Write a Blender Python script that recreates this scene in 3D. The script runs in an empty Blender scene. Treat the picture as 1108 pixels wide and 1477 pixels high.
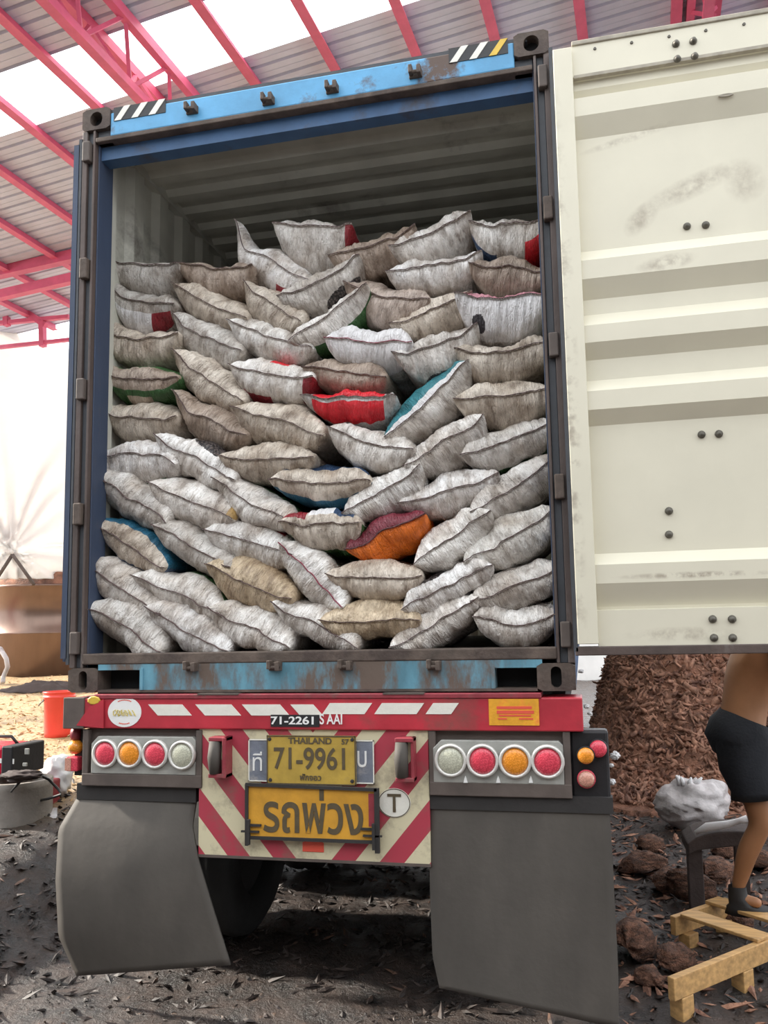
import bpy, math, random
import numpy as np
from mathutils import Vector, Matrix, Euler
random.seed(7); np.random.seed(7)
PI = math.pi
SC = bpy.context.scene
COL = SC.collection

# ------------------------------------------------------------------ camera, sky, sun, exposure
CAM = np.array([1.24846, -3.50528, 1.68108])
YAW, PITCH, ROLL = -0.21454, 0.10832, -0.01964
FPX, CX, CY = 1146.216, 583.932, 787.680          # measured for the 1108 x 1477 frame
def cam_axes():
    cy, sy, cp, sp = math.cos(YAW), math.sin(YAW), math.cos(PITCH), math.sin(PITCH)
    f = np.array([sy*cp, cy*cp, sp]); r = np.array([cy, -sy, 0]); u = np.cross(r, f)
    cr, sr = math.cos(ROLL), math.sin(ROLL)
    return r*cr + u*sr, -r*sr + u*cr, f
CR, CU, CF = cam_axes()
cd = bpy.data.cameras.new('camera'); cam = bpy.data.objects.new('camera', cd); COL.objects.link(cam)
cd.sensor_fit = 'HORIZONTAL'; cd.sensor_width = 36; cd.lens = FPX/1108*36
cd.shift_x = (554-CX)/1108; cd.shift_y = (CY-738.5)/1108; cd.clip_start = .05; cd.clip_end = 300
m = Matrix.Identity(4)
for i in range(3):
    m[i][0], m[i][1], m[i][2], m[i][3] = CR[i], CU[i], -CF[i], CAM[i]
cam.matrix_world = m; SC.camera = cam

w = bpy.data.worlds.new('sky'); SC.world = w; w.use_nodes = True
bg = w.node_tree.nodes['Background']; bg.inputs[0].default_value = (.93, .965, 1, 1); bg.inputs[1].default_value = 1.9
sd = bpy.data.lights.new('sun', 'SUN'); sd.energy = 7.0; sd.angle = math.radians(3); sd.color = (1, .93, .82)
sun = bpy.data.objects.new('sun', sd); COL.objects.link(sun)
sun.rotation_euler = Vector((1, -.02, -.55)).to_track_quat('-Z', 'Y').to_euler()
vs = SC.view_settings; vs.view_transform = 'Standard'; vs.look = 'None'; vs.gamma = 1; vs.use_curve_mapping = False
vs.exposure = 0.52

# ------------------------------------------------------------------ measuring helpers (a photo pixel read on a known plane of the place)
def ray(px, py): return CF + CR*(px-CX)/FPX - CU*(py-CY)/FPX
def at(px, py, Y=0.):
    d = ray(px, py); return CAM + d*((Y-CAM[1])/d[1])
def atz(px, py, Z=0.):
    d = ray(px, py); return CAM + d*((Z-CAM[2])/d[2])
BPSI = math.radians(4.567)                         # the shed stands 4.6 degrees askew to the truck
BEX = np.array([math.cos(BPSI), -math.sin(BPSI), 0]); BEY = np.array([math.sin(BPSI), math.cos(BPSI), 0])
def B(bx, by, z): return np.array([CAM[0], CAM[1], 0]) + BEX*bx + BEY*by + np.array([0, 0, z])
def atb(px, py, by):
    d = ray(px, py); return CAM + d*(by/(d@BEY))
ROOF0, RSLOPE = CAM[2]+7.0, .07
def roofz(bx): return ROOF0 + RSLOPE*bx

# ------------------------------------------------------------------ noise
def _hash(ix, iy, s):
    n = (ix*374761393 + iy*668265263 + int(s)*982451653) & 0x7fffffff
    n = ((n ^ (n >> 13))*1274126177) & 0x7fffffff
    return ((n ^ (n >> 16)) & 0xffff)/65535.
def vn(x, y, s=0):
    x = np.asarray(x, float); y = np.asarray(y, float); x, y = np.broadcast_arrays(x, y)
    ix = np.floor(x).astype(np.int64); iy = np.floor(y).astype(np.int64); fx = x-ix; fy = y-iy
    fx = fx*fx*(3-2*fx); fy = fy*fy*(3-2*fy)
    a = _hash(ix, iy, s); b = _hash(ix+1, iy, s); c = _hash(ix, iy+1, s); d = _hash(ix+1, iy+1, s)
    return (a+(b-a)*fx + (c-a)*fy + (a-b-c+d)*fx*fy)*2-1
def fbm(x, y, s=0, o=4):
    r = 0; a = 1.; t = 0
    for k in range(o):
        r = r + a*vn(np.asarray(x)*2**k+k*17.3, np.asarray(y)*2**k-k*9.1, s+k); t += a; a *= .5
    return r/t
def sst(a, b, x):
    t = np.clip((np.asarray(x, float)-a)/(b-a), 0, 1); return t*t*(3-2*t)

# ------------------------------------------------------------------ materials
def _nt(name):
    mt = bpy.data.materials.new(name); mt.use_nodes = True; nt = mt.node_tree
    return mt, nt, nt.nodes['Principled BSDF']
def N(nt, t, **k):
    n = nt.nodes.new(t)
    for a, b in k.items():
        if a in n.inputs: n.inputs[a].default_value = b
        else: setattr(n, a, b)
    return n
def mixc(nt, fac, a, b, blend='MIX'):
    n = nt.nodes.new('ShaderNodeMix'); n.data_type = 'RGBA'; n.blend_type = blend
    for s, v in ((n.inputs[0], fac), (n.inputs[6], a), (n.inputs[7], b)):
        if hasattr(v, 'links'): nt.links.new(v, s)
        elif isinstance(v, (tuple, list)): s.default_value = (*v[:3], 1)
        else: s.default_value = v
    return n.outputs[2]
def noise(nt, scale, detail=4, vec=None, stretch=None, rough=.55, obj=True):
    if vec is None:
        tc = nt.nodes.new('ShaderNodeTexCoord'); vec = tc.outputs['Object']
    if stretch:
        mp = nt.nodes.new('ShaderNodeMapping'); mp.inputs['Scale'].default_value = stretch
        nt.links.new(vec, mp.inputs[0]); vec = mp.outputs[0]
    n = N(nt, 'ShaderNodeTexNoise', Scale=scale, Detail=detail, Roughness=rough); nt.links.new(vec, n.inputs[0]); return n.outputs[0]
def ramp(nt, v, a, b):
    n = nt.nodes.new('ShaderNodeMapRange'); n.inputs[1].default_value = a; n.inputs[2].default_value = b
    nt.links.new(v, n.inputs[0]); return n.outputs[0]
def bump(nt, bsdf, v, st, dist=.01):
    b = N(nt, 'ShaderNodeBump', Strength=st, Distance=dist); nt.links.new(v, b.inputs['Height'])
    nt.links.new(b.outputs[0], bsdf.inputs['Normal'])
def objrand(nt):
    tc = nt.nodes.new('ShaderNodeTexCoord'); oi = nt.nodes.new('ShaderNodeObjectInfo')
    mul = N(nt, 'ShaderNodeMath', operation='MULTIPLY'); mul.inputs[1].default_value = 37.; nt.links.new(oi.outputs['Random'], mul.inputs[0])
    ad = N(nt, 'ShaderNodeVectorMath', operation='ADD'); nt.links.new(tc.outputs['Object'], ad.inputs[0]); nt.links.new(mul.outputs[0], ad.inputs[1])
    return ad.outputs[0], oi
MATS = {}
def plain(name, c, rough=.5, metal=0., var=.12, sc=9, b=.15, c2=None, lo=.45, hi=.65, spec=.5, stretch=None, bd=.01):
    """painted or raw surface: colour c, worn patches of c2, slight tone variation"""
    if name in MATS: return MATS[name]
    mt, nt, bs = _nt(name)
    n1 = noise(nt, sc, 6, stretch=stretch)
    dark = tuple(x*(1-var*2) for x in c)
    out = mixc(nt, ramp(nt, n1, .35, .65), dark, c)
    if c2:
        n2 = noise(nt, sc*.45, 9, rough=.68, stretch=stretch); out = mixc(nt, ramp(nt, n2, lo, hi), out, c2)
    nt.links.new(out, bs.inputs['Base Color']); bs.inputs['Roughness'].default_value = rough; bs.inputs['Metallic'].default_value = metal
    bs.inputs['Specular IOR Level'].default_value = spec
    bump(nt, bs, noise(nt, sc*5, 5), b, bd)
    MATS[name] = mt; return mt
RUST = (.085, .048, .033)
M_blue = plain('container_blue_paint', (.11, .38, .66), .45, c2=RUST, lo=.56, hi=.64, sc=5)
M_bluew = plain('weathered_blue_sill', (.14, .34, .44), .6, c2=(.13, .095, .075), lo=.44, hi=.57, sc=7, stretch=(1.6, 1, .6), var=.2)
M_navy2 = plain('navy_post_paint', (.045, .065, .115), .6, c2=(.09, .075, .07), lo=.5, hi=.68, sc=5, stretch=(1, 1, .3))
M_navy = plain('blue_header_recess', (.05, .12, .25), .55, c2=(.06, .05, .05), lo=.55, hi=.7, sc=6)
M_rust = plain('rusty_brown_steel', (.135, .1, .08), .75, var=.25, sc=8, b=.4, c2=(.06, .042, .035), lo=.5, hi=.62)
M_post = plain('brown_post_steel', (.105, .075, .065), .6, var=.2, sc=6, b=.3, c2=(.16, .14, .13), lo=.56, hi=.66, stretch=(1, 1, .3))
M_grime = plain('grimy_seal_grey', (.06, .065, .075), .6)
M_cream = plain('cream_door_paint', (.70, .66, .53), .48, c2=(.42, .38, .31), lo=.66, hi=.80, var=.035, sc=2.2, b=.06)
M_cream2 = plain('greyed_cream_interior', (.62, .61, .53), .6, c2=(.16, .14, .12), lo=.58, hi=.72, var=.1, sc=3, b=.1)
M_smear = plain('dirt_smear', (.42, .38, .31), .8, sc=20)
M_dark = plain('dark_gap', (.012, .012, .013), .9)
M_bolt = plain('bolt_grey_steel', (.13, .12, .1), .5, .4, sc=40)
M_red = plain('trailer_red_paint', (.52, .035, .055), .42, c2=(.2, .07, .06), lo=.55, hi=.72, sc=5, var=.15)
M_maroon = plain('faded_maroon_paint', (.30, .04, .055), .5, sc=20, c2=(.16, .08, .07), lo=.55, hi=.7)
M_brown = plain('taupe_brown_steel', (.115, .09, .078), .7, sc=8, var=.15)
M_rubber = plain('grey_rubber_flap', (.088, .077, .066), .72, sc=3, var=.18, c2=(.135, .12, .1), lo=.55, hi=.85, b=.2, stretch=(1, 1, .5))
M_black = plain('black_plastic', (.015, .014, .016), .5)
M_galv = plain('lamp_panel_grey', (.40, .40, .37), .45, .2, sc=14)
M_chrome = plain('lamp_bezel_silver', (.72, .70, .66), .35, .3, sc=30, var=.05)
M_tyre = plain('tyre_rubber', (.02, .02, .02), .85)
M_chassis = plain('dark_chassis_steel', (.03, .027, .026), .8)
M_whitestk = plain('reflective_white_tape', (.80, .78, .70), .4, c2=(.45, .33, .27), lo=.60, hi=.72, sc=14, var=.05)
M_blacktape = plain('black_tape', (.02, .02, .022), .5)
M_yeltape = plain('yellow_tape', (.75, .5, .06), .5)
M_whitelet = plain('white_lettering', (.82, .82, .8), .5, var=.03)
M_goldlet = plain('gold_lettering', (.62, .5, .14), .5, var=.03)
M_redlet = plain('red_lettering', (.75, .1, .06), .5, var=.03)
M_brownlet = plain('faded_brown_lettering', (.10, .075, .04), .6, var=.1, sc=30)
M_plate = plain('faded_yellow_plate', (.50, .335, .06), .5, c2=(.26, .2, .12), lo=.58, hi=.8, sc=11)
M_plate2 = plain('orange_yellow_plate', (.66, .33, .035), .5, c2=(.33, .23, .15), lo=.6, hi=.78, sc=10)
M_oldplate = plain('old_grey_plate', (.20, .22, .27), .5, sc=20, c2=(.4, .38, .36), lo=.55, hi=.7)
M_yelstk = plain('yellow_sticker', (.85, .4, .03), .5, c2=(.8, .16, .05), lo=.5, hi=.7, sc=18)
M_roof = plain('lilac_grey_roof_sheet', (.56, .57, .68), .5, .0, sc=3, var=.06, b=.04)
M_steelred = plain('crimson_roof_steel', (.66, .11, .20), .5, var=.08, sc=5)
M_wood = plain('pale_pine_wood', (.58, .34, .13), .6, sc=7, stretch=(.6, 6, 6), var=.2, c2=(.3, .17, .08), lo=.6, hi=.75)
M_husk = plain('coconut_husk', (.27, .125, .075), .85, sc=20, var=.4, b=1., bd=.03, c2=(.10, .05, .035), lo=.5, hi=.65, stretch=(1, 1, 4))
M_coir = plain('shredded_brown_coir', (.36, .17, .105), .85, sc=6, var=.3, b=.9, c2=(.10, .05, .036), lo=.48, hi=.62, bd=.03)
M_coir2 = plain('coir_clump', (.47, .245, .16), .85, sc=13, var=.3, b=.8, c2=(.13, .06, .042), lo=.5, hi=.62)
M_straw = plain('straw_litter', (.68, .46, .24), .85, sc=12, var=.25, b=.5)
M_litter = plain('wet_dark_litter', (.05, .034, .028), .6, sc=9, var=.4, c2=(.16, .085, .055), lo=.55, hi=.65)
M_pail = plain('red_plastic_pail', (.85, .07, .05), .38, sc=5, var=.05, b=.02)
M_genred = plain('glossy_red_casing', (.55, .01, .04), .25, sc=5, var=.05, b=.02)
M_pot = plain('grey_concrete', (.28, .25, .22), .85, sc=8, var=.1, b=.5)
M_poly = plain('white_polythene', (.80, .79, .80), .4, sc=8, var=.06, b=.3)
M_polyg = plain('grey_white_polythene', (.60, .56, .56), .3, sc=8, var=.15, b=.5)
M_cloth = plain('dark_brown_cloth', (.07, .05, .045), .8, sc=10, b=.4)
M_cable = plain('black_cable', (.02, .02, .02), .5)
M_tank = plain('brown_steel_tank', (.22, .15, .12), .30, .75, sc=3, var=.1, stretch=(1, 1, .3), b=.05)
M_tarp = plain('white_tarpaulin', (.86, .83, .79), .6, sc=2, var=.05, b=.15)
def _tarp():
    nt = M_tarp.node_tree; bs = nt.nodes['Principled BSDF']; t = nt.nodes.new('ShaderNodeBsdfTranslucent'); t.inputs[0].default_value = (.88, .88, .87, 1)
    mx = nt.nodes.new('ShaderNodeMixShader'); mx.inputs[0].default_value = .5; nt.links.new(bs.outputs[0], mx.inputs[1]); nt.links.new(t.outputs[0], mx.inputs[2]); nt.links.new(mx.outputs[0], nt.nodes['Material Output'].inputs[0])
_tarp()
def door_stains():
    nt = M_cream.node_tree; bs = nt.nodes['Principled BSDF']; L = nt.links; old = bs.inputs['Base Color'].links[0].from_socket
    ge = nt.nodes.new('ShaderNodeNewGeometry'); c = at(985, 283, -.0); out = old
    for (px, py, sx, sz, tilt, amt, lo, hi) in ((1000, 268, .23, .050, -.35, .8, .42, .62), (925, 315, .09, .05, -.8, .8, .42, .6), (1075, 262, .08, .09, 0, .7, .4, .65), (960, 385, .12, .035, -.1, .9, .5, .62), (905, 200, .2, .02, -.2, .6, .5, .6), (1000, 830, .3, .014, 0, 1., .52, .56), (985, 915, .22, .03, 0, .7, .5, .6), (820, 600, .05, 1.5, 0, .8, .60, .66)):
        c = at(px, py, -.0); mp = nt.nodes.new('ShaderNodeMapping'); mp.vector_type = 'TEXTURE'
        mp.inputs['Location'].default_value = (float(c[0]), 0, float(c[2])); mp.inputs['Rotation'].default_value = (0, tilt, 0); mp.inputs['Scale'].default_value = (sx, 1, sz)
        L.new(ge.outputs['Position'], mp.inputs[0]); ln = N(nt, 'ShaderNodeVectorMath', operation='LENGTH'); L.new(mp.outputs[0], ln.inputs[0])
        fall = ramp(nt, ln.outputs['Value'], 1.15, .35); nz = ramp(nt, noise(nt, 14, 6, ge.outputs['Position'], rough=.65), lo-.1, hi)
        m_ = N(nt, 'ShaderNodeMath', operation='MULTIPLY'); L.new(fall, m_.inputs[0]); L.new(nz, m_.inputs[1]); m2 = N(nt, 'ShaderNodeMath', operation='MULTIPLY'); L.new(m_.outputs[0], m2.inputs[0]); m2.inputs[1].default_value = amt
        out = mixc(nt, m2.outputs[0], out, (.36, .31, .24))
    L.new(out, bs.inputs['Base Color'])
door_stains()
M_wall = plain('pale_yard_wall', (.8, .78, .75), .8, sc=2, var=.05)
M_lightblock = plain('light_block_dark', (.16, .14, .13), .8, sc=1, var=.1)
M_skin = plain('tan_skin', (.36, .165, .075), .5, sc=6, var=.1, b=.05)
M_short = plain('black_shorts', (.012, .014, .020), .85, sc=14, b=.3)
M_hair = plain('black_hair', (.012, .010, .009), .6, sc=30, b=.6)
M_eye = plain('eye_white', (.7, .68, .64), .3, var=0)
M_lip = plain('lips', (.25, .08, .06), .5, var=0)
M_sole = plain('black_rubber_boot', (.02, .018, .018), .6)

def mat_lens(name, c):
    mt, nt, bs = _nt(name); tc = nt.nodes.new('ShaderNodeTexCoord')
    v = N(nt, 'ShaderNodeTexVoronoi', Scale=170); nt.links.new(tc.outputs['Object'], v.inputs[0])
    nt.links.new(mixc(nt, ramp(nt, v.outputs[0], 0, .7), tuple(min(1, x*1.15+.04) for x in c), tuple(x*.75 for x in c)), bs.inputs['Base Color'])
    bs.inputs['Roughness'].default_value = .28; bs.inputs['Coat Weight'].default_value = .4
    bump(nt, bs, v.outputs[0], .35, .002); return mt
M_lr, M_lo = mat_lens('red_lamp_lens', (.72, .05, .09)), mat_lens('amber_lamp_lens', (.88, .30, .015))
M_lc, M_lp = mat_lens('clear_lamp_lens', (.55, .55, .43)), mat_lens('faded_pink_lamp_lens', (.62, .30, .22))

def mat_chevron():
    mt, nt, bs = _nt('red_cream_chevron_board'); L = nt.links
    tc = nt.nodes.new('ShaderNodeTexCoord'); sp = nt.nodes.new('ShaderNodeSeparateXYZ'); L.new(tc.outputs['Object'], sp.inputs[0])
    ab = N(nt, 'ShaderNodeMath', operation='ABSOLUTE'); L.new(sp.outputs[0], ab.inputs[0])
    mu = N(nt, 'ShaderNodeMath', operation='MULTIPLY'); mu.inputs[1].default_value = -1.18; L.new(ab.outputs[0], mu.inputs[0])
    ad = N(nt, 'ShaderNodeMath', operation='ADD'); L.new(sp.outputs[2], ad.inputs[0]); L.new(mu.outputs[0], ad.inputs[1])
    a2 = N(nt, 'ShaderNodeMath', operation='ADD'); a2.inputs[1].default_value = 5.2+.115; L.new(ad.outputs[0], a2.inputs[0])
    dv = N(nt, 'ShaderNodeMath', operation='DIVIDE'); dv.inputs[1].default_value = .26; L.new(a2.outputs[0], dv.inputs[0])
    fr = N(nt, 'ShaderNodeMath', operation='FRACT'); L.new(dv.outputs[0], fr.inputs[0])
    gt = N(nt, 'ShaderNodeMath', operation='GREATER_THAN'); gt.inputs[1].default_value = .5; L.new(fr.outputs[0], gt.inputs[0])
    base = mixc(nt, gt.outputs[0], (.62, .56, .38), (.40, .045, .07))
    dirt = noise(nt, 6, 8, rough=.7)
    base = mixc(nt, ramp(nt, dirt, .5, .78), base, (.17, .13, .1))
    L.new(base, bs.inputs['Base Color']); bs.inputs['Roughness'].default_value = .5; return mt
M_chev = mat_chevron()

def fabric(name, c=None, grime=1., kind=None):
    """woven polypropylene sacking; c None = the sack's own tint"""
    mt, nt, bs = _nt(name); L = nt.links; vec, oi = objrand(nt)
    base = oi.outputs['Color'] if c is None else None
    if base is None:
        rgb = N(nt, 'ShaderNodeRGB'); rgb.outputs[0].default_value = (*c, 1); base = rgb.outputs[0]
    if kind == 'granule':
        v = N(nt, 'ShaderNodeTexVoronoi', Scale=75); L.new(vec, v.inputs[0])
        base = mixc(nt, ramp(nt, v.outputs[0], .15, .6), (.17, .14, .13), (.018, .015, .016))
    big = noise(nt, 7, 6, vec); streak = noise(nt, 5, 7, vec, (4, 1.7, 2.2), .62); fine = noise(nt, 75, 4, vec, (1.5, .7, .7), .7)
    d = mixc(nt, ramp(nt, big, .38, .68), (1, .985, .97), (1-.40*grime, 1-.47*grime, 1-.53*grime))
    d2 = mixc(nt, ramp(nt, streak, .47, .66), (1, 1, 1), (1-.50*grime, 1-.54*grime, 1-.57*grime))
    d3 = mixc(nt, ramp(nt, fine, .54, .68), (1, 1, 1), (1-.35*grime, 1-.38*grime, 1-.40*grime))
    base = mixc(nt, 1., base, d, 'MULTIPLY'); base = mixc(nt, 1., base, d2, 'MULTIPLY'); base = mixc(nt, 1., base, d3, 'MULTIPLY')
    L.new(base, bs.inputs['Base Color']); bs.inputs['Roughness'].default_value = .36; bs.inputs['Specular IOR Level'].default_value = .6
    fold = noise(nt, 6, 3, vec, (9, 1.1, 1.3), .6); sb = N(nt, 'ShaderNodeMath', operation='SUBTRACT'); sb.inputs[1].default_value = .5; L.new(fold, sb.inputs[0])
    ab = N(nt, 'ShaderNodeMath', operation='ABSOLUTE'); L.new(sb.outputs[0], ab.inputs[0]); crease = ramp(nt, ab.outputs[0], 0, .09)
    f2 = noise(nt, 9, 3, vec, (3.2, 1.5, 2.2), .6); s2 = N(nt, 'ShaderNodeMath', operation='SUBTRACT'); s2.inputs[1].default_value = .5; L.new(f2, s2.inputs[0])
    a2 = N(nt, 'ShaderNodeMath', operation='ABSOLUTE'); L.new(s2.outputs[0], a2.inputs[0]); crease2 = ramp(nt, a2.outputs[0], 0, .05)
    hgt = mixc(nt, .35, crease, crease2); hgt = mixc(nt, .30, hgt, fine); bump(nt, bs, hgt, .8, .011)
    return mt
FAB = {'base': fabric('woven_sack'), 'white': fabric('clean_white_sack_print', (.86, .86, .88), .35), 'red': fabric('red_sack_print', (.75, .015, .03), .25),
       'dred': fabric('dark_red_sack_print', (.30, .018, .03), .4), 'green': fabric('green_sack_print', (.05, .15, .045), .5), 'teal': fabric('teal_sack_print', (.05, .25, .30), .35),
       'blue': fabric('blue_sack_print', (.035, .075, .16), .4), 'dteal': fabric('deep_teal_sack_print', (.02, .13, .22), .3), 'orange': fabric('orange_sack_print', (.90, .20, .015), .3),
       'maroon': fabric('maroon_sack_print', (.22, .03, .05), .4), 'gran': fabric('granule_sack_print', (.1, .1, .1), .3, 'granule'),
       'beige': fabric('beige_sack_print', (.62, .52, .42), .7), 'black': fabric('black_sack_print', (.03, .025, .03), .2), 'ochre': fabric('ochre_stained_sack', (.50, .33, .12), .6),
       'pink': fabric('pink_sack_print', (.75, .35, .42), .3)}
M_stitch = plain('dark_stitching', (.12, .075, .07), .8, sc=30); M_stitchr = plain('maroon_stitching', (.25, .03, .06), .8, sc=30)

# ------------------------------------------------------------------ mesh builder
class MB:
    def __init__(s): s.v = []; s.f = []; s.mi = []
    def add(s, vs, fs, mi=0):
        o = len(s.v); s.v += [tuple(map(float, p)) for p in vs]; s.f += [tuple(o+i for i in f) for f in fs]; s.mi += [mi]*len(fs); return s
    def hexa(s, p, mi=0):                                   # p: 8 corners, bottom 4 ccw then top 4 ccw
        return s.add(p, [(3, 2, 1, 0), (4, 5, 6, 7), (0, 1, 5, 4), (1, 2, 6, 5), (2, 3, 7, 6), (3, 0, 4, 7)], mi)
    def box(s, x0, x1, y0, y1, z0, z1, mi=0):
        return s.hexa([(x0, y0, z0), (x1, y0, z0), (x1, y1, z0), (x0, y1, z0), (x0, y0, z1), (x1, y0, z1), (x1, y1, z1), (x0, y1, z1)], mi)
    def beam(s, a, b, wd, ht, up=(0, 0, 1), mi=0):
        a = Vector(a); b = Vector(b); d = (b-a).normalized(); sd_ = d.cross(Vector(up)).normalized()*(wd/2); u = sd_.cross(d).normalized()*(ht/2)
        return s.hexa([a-sd_-u, b-sd_-u, b+sd_-u, a+sd_-u, a-sd_+u, b-sd_+u, b+sd_+u, a+sd_+u], mi)
    def prism(s, poly, y0, y1, mi=0):                       # poly: [(x,z)] ccw seen from -Y, extruded in Y
        n = len(poly); vs = [(x, y0, z) for x, z in poly]+[(x, y1, z) for x, z in poly]
        fs = [tuple(range(n)), tuple(range(2*n-1, n-1, -1))]+[(i, i+n, (i+1) % n+n, (i+1) % n) for i in range(n)]
        return s.add(vs, fs, mi)
    def tube(s, pts, r, n=8, mi=0, cap=True):
        pts = [Vector(p) for p in pts]; rs = r if hasattr(r, '__len__') else [r]*len(pts); vs = []; prev = None
        for i, p in enumerate(pts):
            d = (pts[min(i+1, len(pts)-1)]-pts[max(i-1, 0)]).normalized()
            a = (prev - d*prev.dot(d)).normalized() if prev is not None and (prev - d*prev.dot(d)).length > 1e-4 else d.orthogonal().normalized()
            prev = a; b = d.cross(a)
            vs += [p+(a*math.cos(2*PI*k/n)+b*math.sin(2*PI*k/n))*rs[i] for k in range(n)]
        fs = [(i*n+k, i*n+(k+1) % n, (i+1)*n+(k+1) % n, (i+1)*n+k) for i in range(len(pts)-1) for k in range(n)]
        if cap: fs += [tuple(range(n-1, -1, -1)), tuple(range((len(pts)-1)*n, len(pts)*n))]
        return s.add(vs, fs, mi)
    def lathe(s, prof, c, axis='Z', n=28, sx=1., sy=1., mi=0):  # prof [(r, h)]
        vs = []
        for r_, h in prof:
            for k in range(n):
                a = 2*PI*k/n; x, y = r_*math.cos(a)*sx, r_*math.sin(a)*sy
                vs.append((c[0]+x, c[1]+y, c[2]+h) if axis == 'Z' else (c[0]+x, c[1]-h, c[2]+y))
        fs = [(i*n+k, i*n+(k+1) % n, (i+1)*n+(k+1) % n, (i+1)*n+k) for i in range(len(prof)-1) for k in range(n)]
        fs += [tuple(range(n-1, -1, -1)), tuple(range((len(prof)-1)*n, len(prof)*n))]
        return s.add(vs, fs, mi)
    def build(s, name, mats, parent=None, smooth=False, bevel=0, local=False, origin=None):
        return link(name, s.v, s.f, mats, parent, smooth, s.mi, bevel, local, origin)
def wloc(o):
    v = Vector((0, 0, 0))
    while o: v += o.location; o = o.parent
    return v
def link(name, v, f, mats, parent=None, smooth=False, mi=None, bevel=0, local=False, origin=None):
    v = np.array(v, float)
    me = bpy.data.meshes.new(name); o = bpy.data.objects.new(name, me)
    if not local:
        base = np.array(wloc(parent)) if parent else np.zeros(3)
        org = np.array(origin, float) if origin is not None else np.array([(v[:, 0].min()+v[:, 0].max())/2, (v[:, 1].min()+v[:, 1].max())/2, v[:, 2].min()])
        v = v-org; o.location = tuple(org-base)
    me.from_pydata(v.tolist(), [], [tuple(int(i) for i in q) for q in f]); 
    for mt in (mats if isinstance(mats, (list, tuple)) else [mats]): me.materials.append(mt)
    if mi is not None and len(mi): me.polygons.foreach_set('material_index', np.array(mi, dtype=np.int32))
    if smooth: me.polygons.foreach_set('use_smooth', [True]*len(me.polygons))
    me.update(); COL.objects.link(o)
    if parent: o.parent = parent
    if bevel:
        b = o.modifiers.new('bevel', 'BEVEL'); b.width = bevel; b.segments = 2; b.limit_method = 'ANGLE'
    return o
def tag(o, label=None, cat=None, group=None, kind=None):
    for k, x in (('label', label), ('category', cat), ('group', group), ('kind', kind)):
        if x: o[k] = x
    return o
def empty(name, loc, label=None, cat=None, group=None, kind=None):
    o = bpy.data.objects.new(name, None); COL.objects.link(o); o.location = tuple(map(float, loc)); o.empty_display_size = .2
    return tag(o, label, cat, group, kind)
def copyof(src, loc, parent=None, name=None):               # shares mesh data; loc in world space
    c = src.copy(); COL.objects.link(c); c.parent = parent
    c.location = Vector(tuple(map(float, loc))) - (wloc(parent) if parent else Vector()); return c
def text(body, size, loc, mt, parent, name='lettering', sx=1., ext=.0012, bold=0., align='CENTER', w=None, h=None):
    cu = bpy.data.curves.new(name, 'FONT'); cu.body = body; cu.size = size; cu.extrude = ext; cu.offset = bold; cu.align_x = align; cu.align_y = 'CENTER'
    t = bpy.data.objects.new(name, cu); COL.objects.link(t); dg = bpy.context.evaluated_depsgraph_get(); dg.update()
    me = bpy.data.meshes.new_from_object(t.evaluated_get(dg)); bpy.data.objects.remove(t)
    if len(me.vertices):
        co = np.empty(len(me.vertices)*3); me.vertices.foreach_get('co', co); co = co.reshape(-1, 3)
        lo, hi = co.min(0), co.max(0); ctr = (lo+hi)/2
        kx = (w/(hi[0]-lo[0])) if w else sx; ky = (h/(hi[1]-lo[1])) if h else 1
        x = (co[:, 0]-ctr[0])*kx; y = (co[:, 1]-ctr[1])*ky
        out = np.stack([x, -co[:, 2], y], 1); me.vertices.foreach_set('co', out.ravel()); me.update()
    me.materials.clear(); me.materials.append(mt)
    o = bpy.data.objects.new(name, me); COL.objects.link(o); o.parent = parent
    o.location = Vector(tuple(map(float, loc))) - wloc(parent); return o

# ================================================================== THE SETTING
# ---- ground
def ground_h(x, y):
    x = np.asarray(x, float); y = np.asarray(y, float)
    prof = np.interp(y, [-3, -.8, 0, 1.2, 3.5, 9, 30], [0, .12, .28, .44, .76, 1.05, 1.15])
    edge = sst(-1.45, -2.25, x)
    right = sst(1.5, 3.2, x)*sst(0, 3, y)*.06
    return prof*edge + right
def ground_full(x, y):
    calm = 1-.75*sst(0, 1, 1-np.hypot(np.asarray(x)-1.25, np.asarray(y)+3.5)/1.2)
    return ground_h(x, y) + (fbm(x*1.7, y*1.7, 3, 3)*.035 + fbm(x*7, y*7, 9, 3)*.022)*calm - .01
def axis(lo, hi, near0, near1, fine, coarse):
    a = [lo]
    while a[-1] < hi:
        t = a[-1]; d = 0 if near0 <= t <= near1 else min(abs(t-near0), abs(t-near1)); a.append(t+fine+(coarse-fine)*min(1, d/8))
    return np.array(a)
gx = axis(-24, 16, -4.5, 3.4, .05, .6); gy = axis(-8, 34, -1.5, 6.5, .05, .6)
GX, GY = np.meshgrid(gx, gy); GZ = ground_full(GX, GY)
nx, ny = len(gx), len(gy)
V = np.stack([GX.ravel(), GY.ravel(), GZ.ravel()], 1)
I = np.arange(nx*ny).reshape(ny, nx); F = np.stack([I[:-1, :-1].ravel(), I[:-1, 1:].ravel(), I[1:, 1:].ravel(), I[1:, :-1].ravel()], 1)
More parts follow.
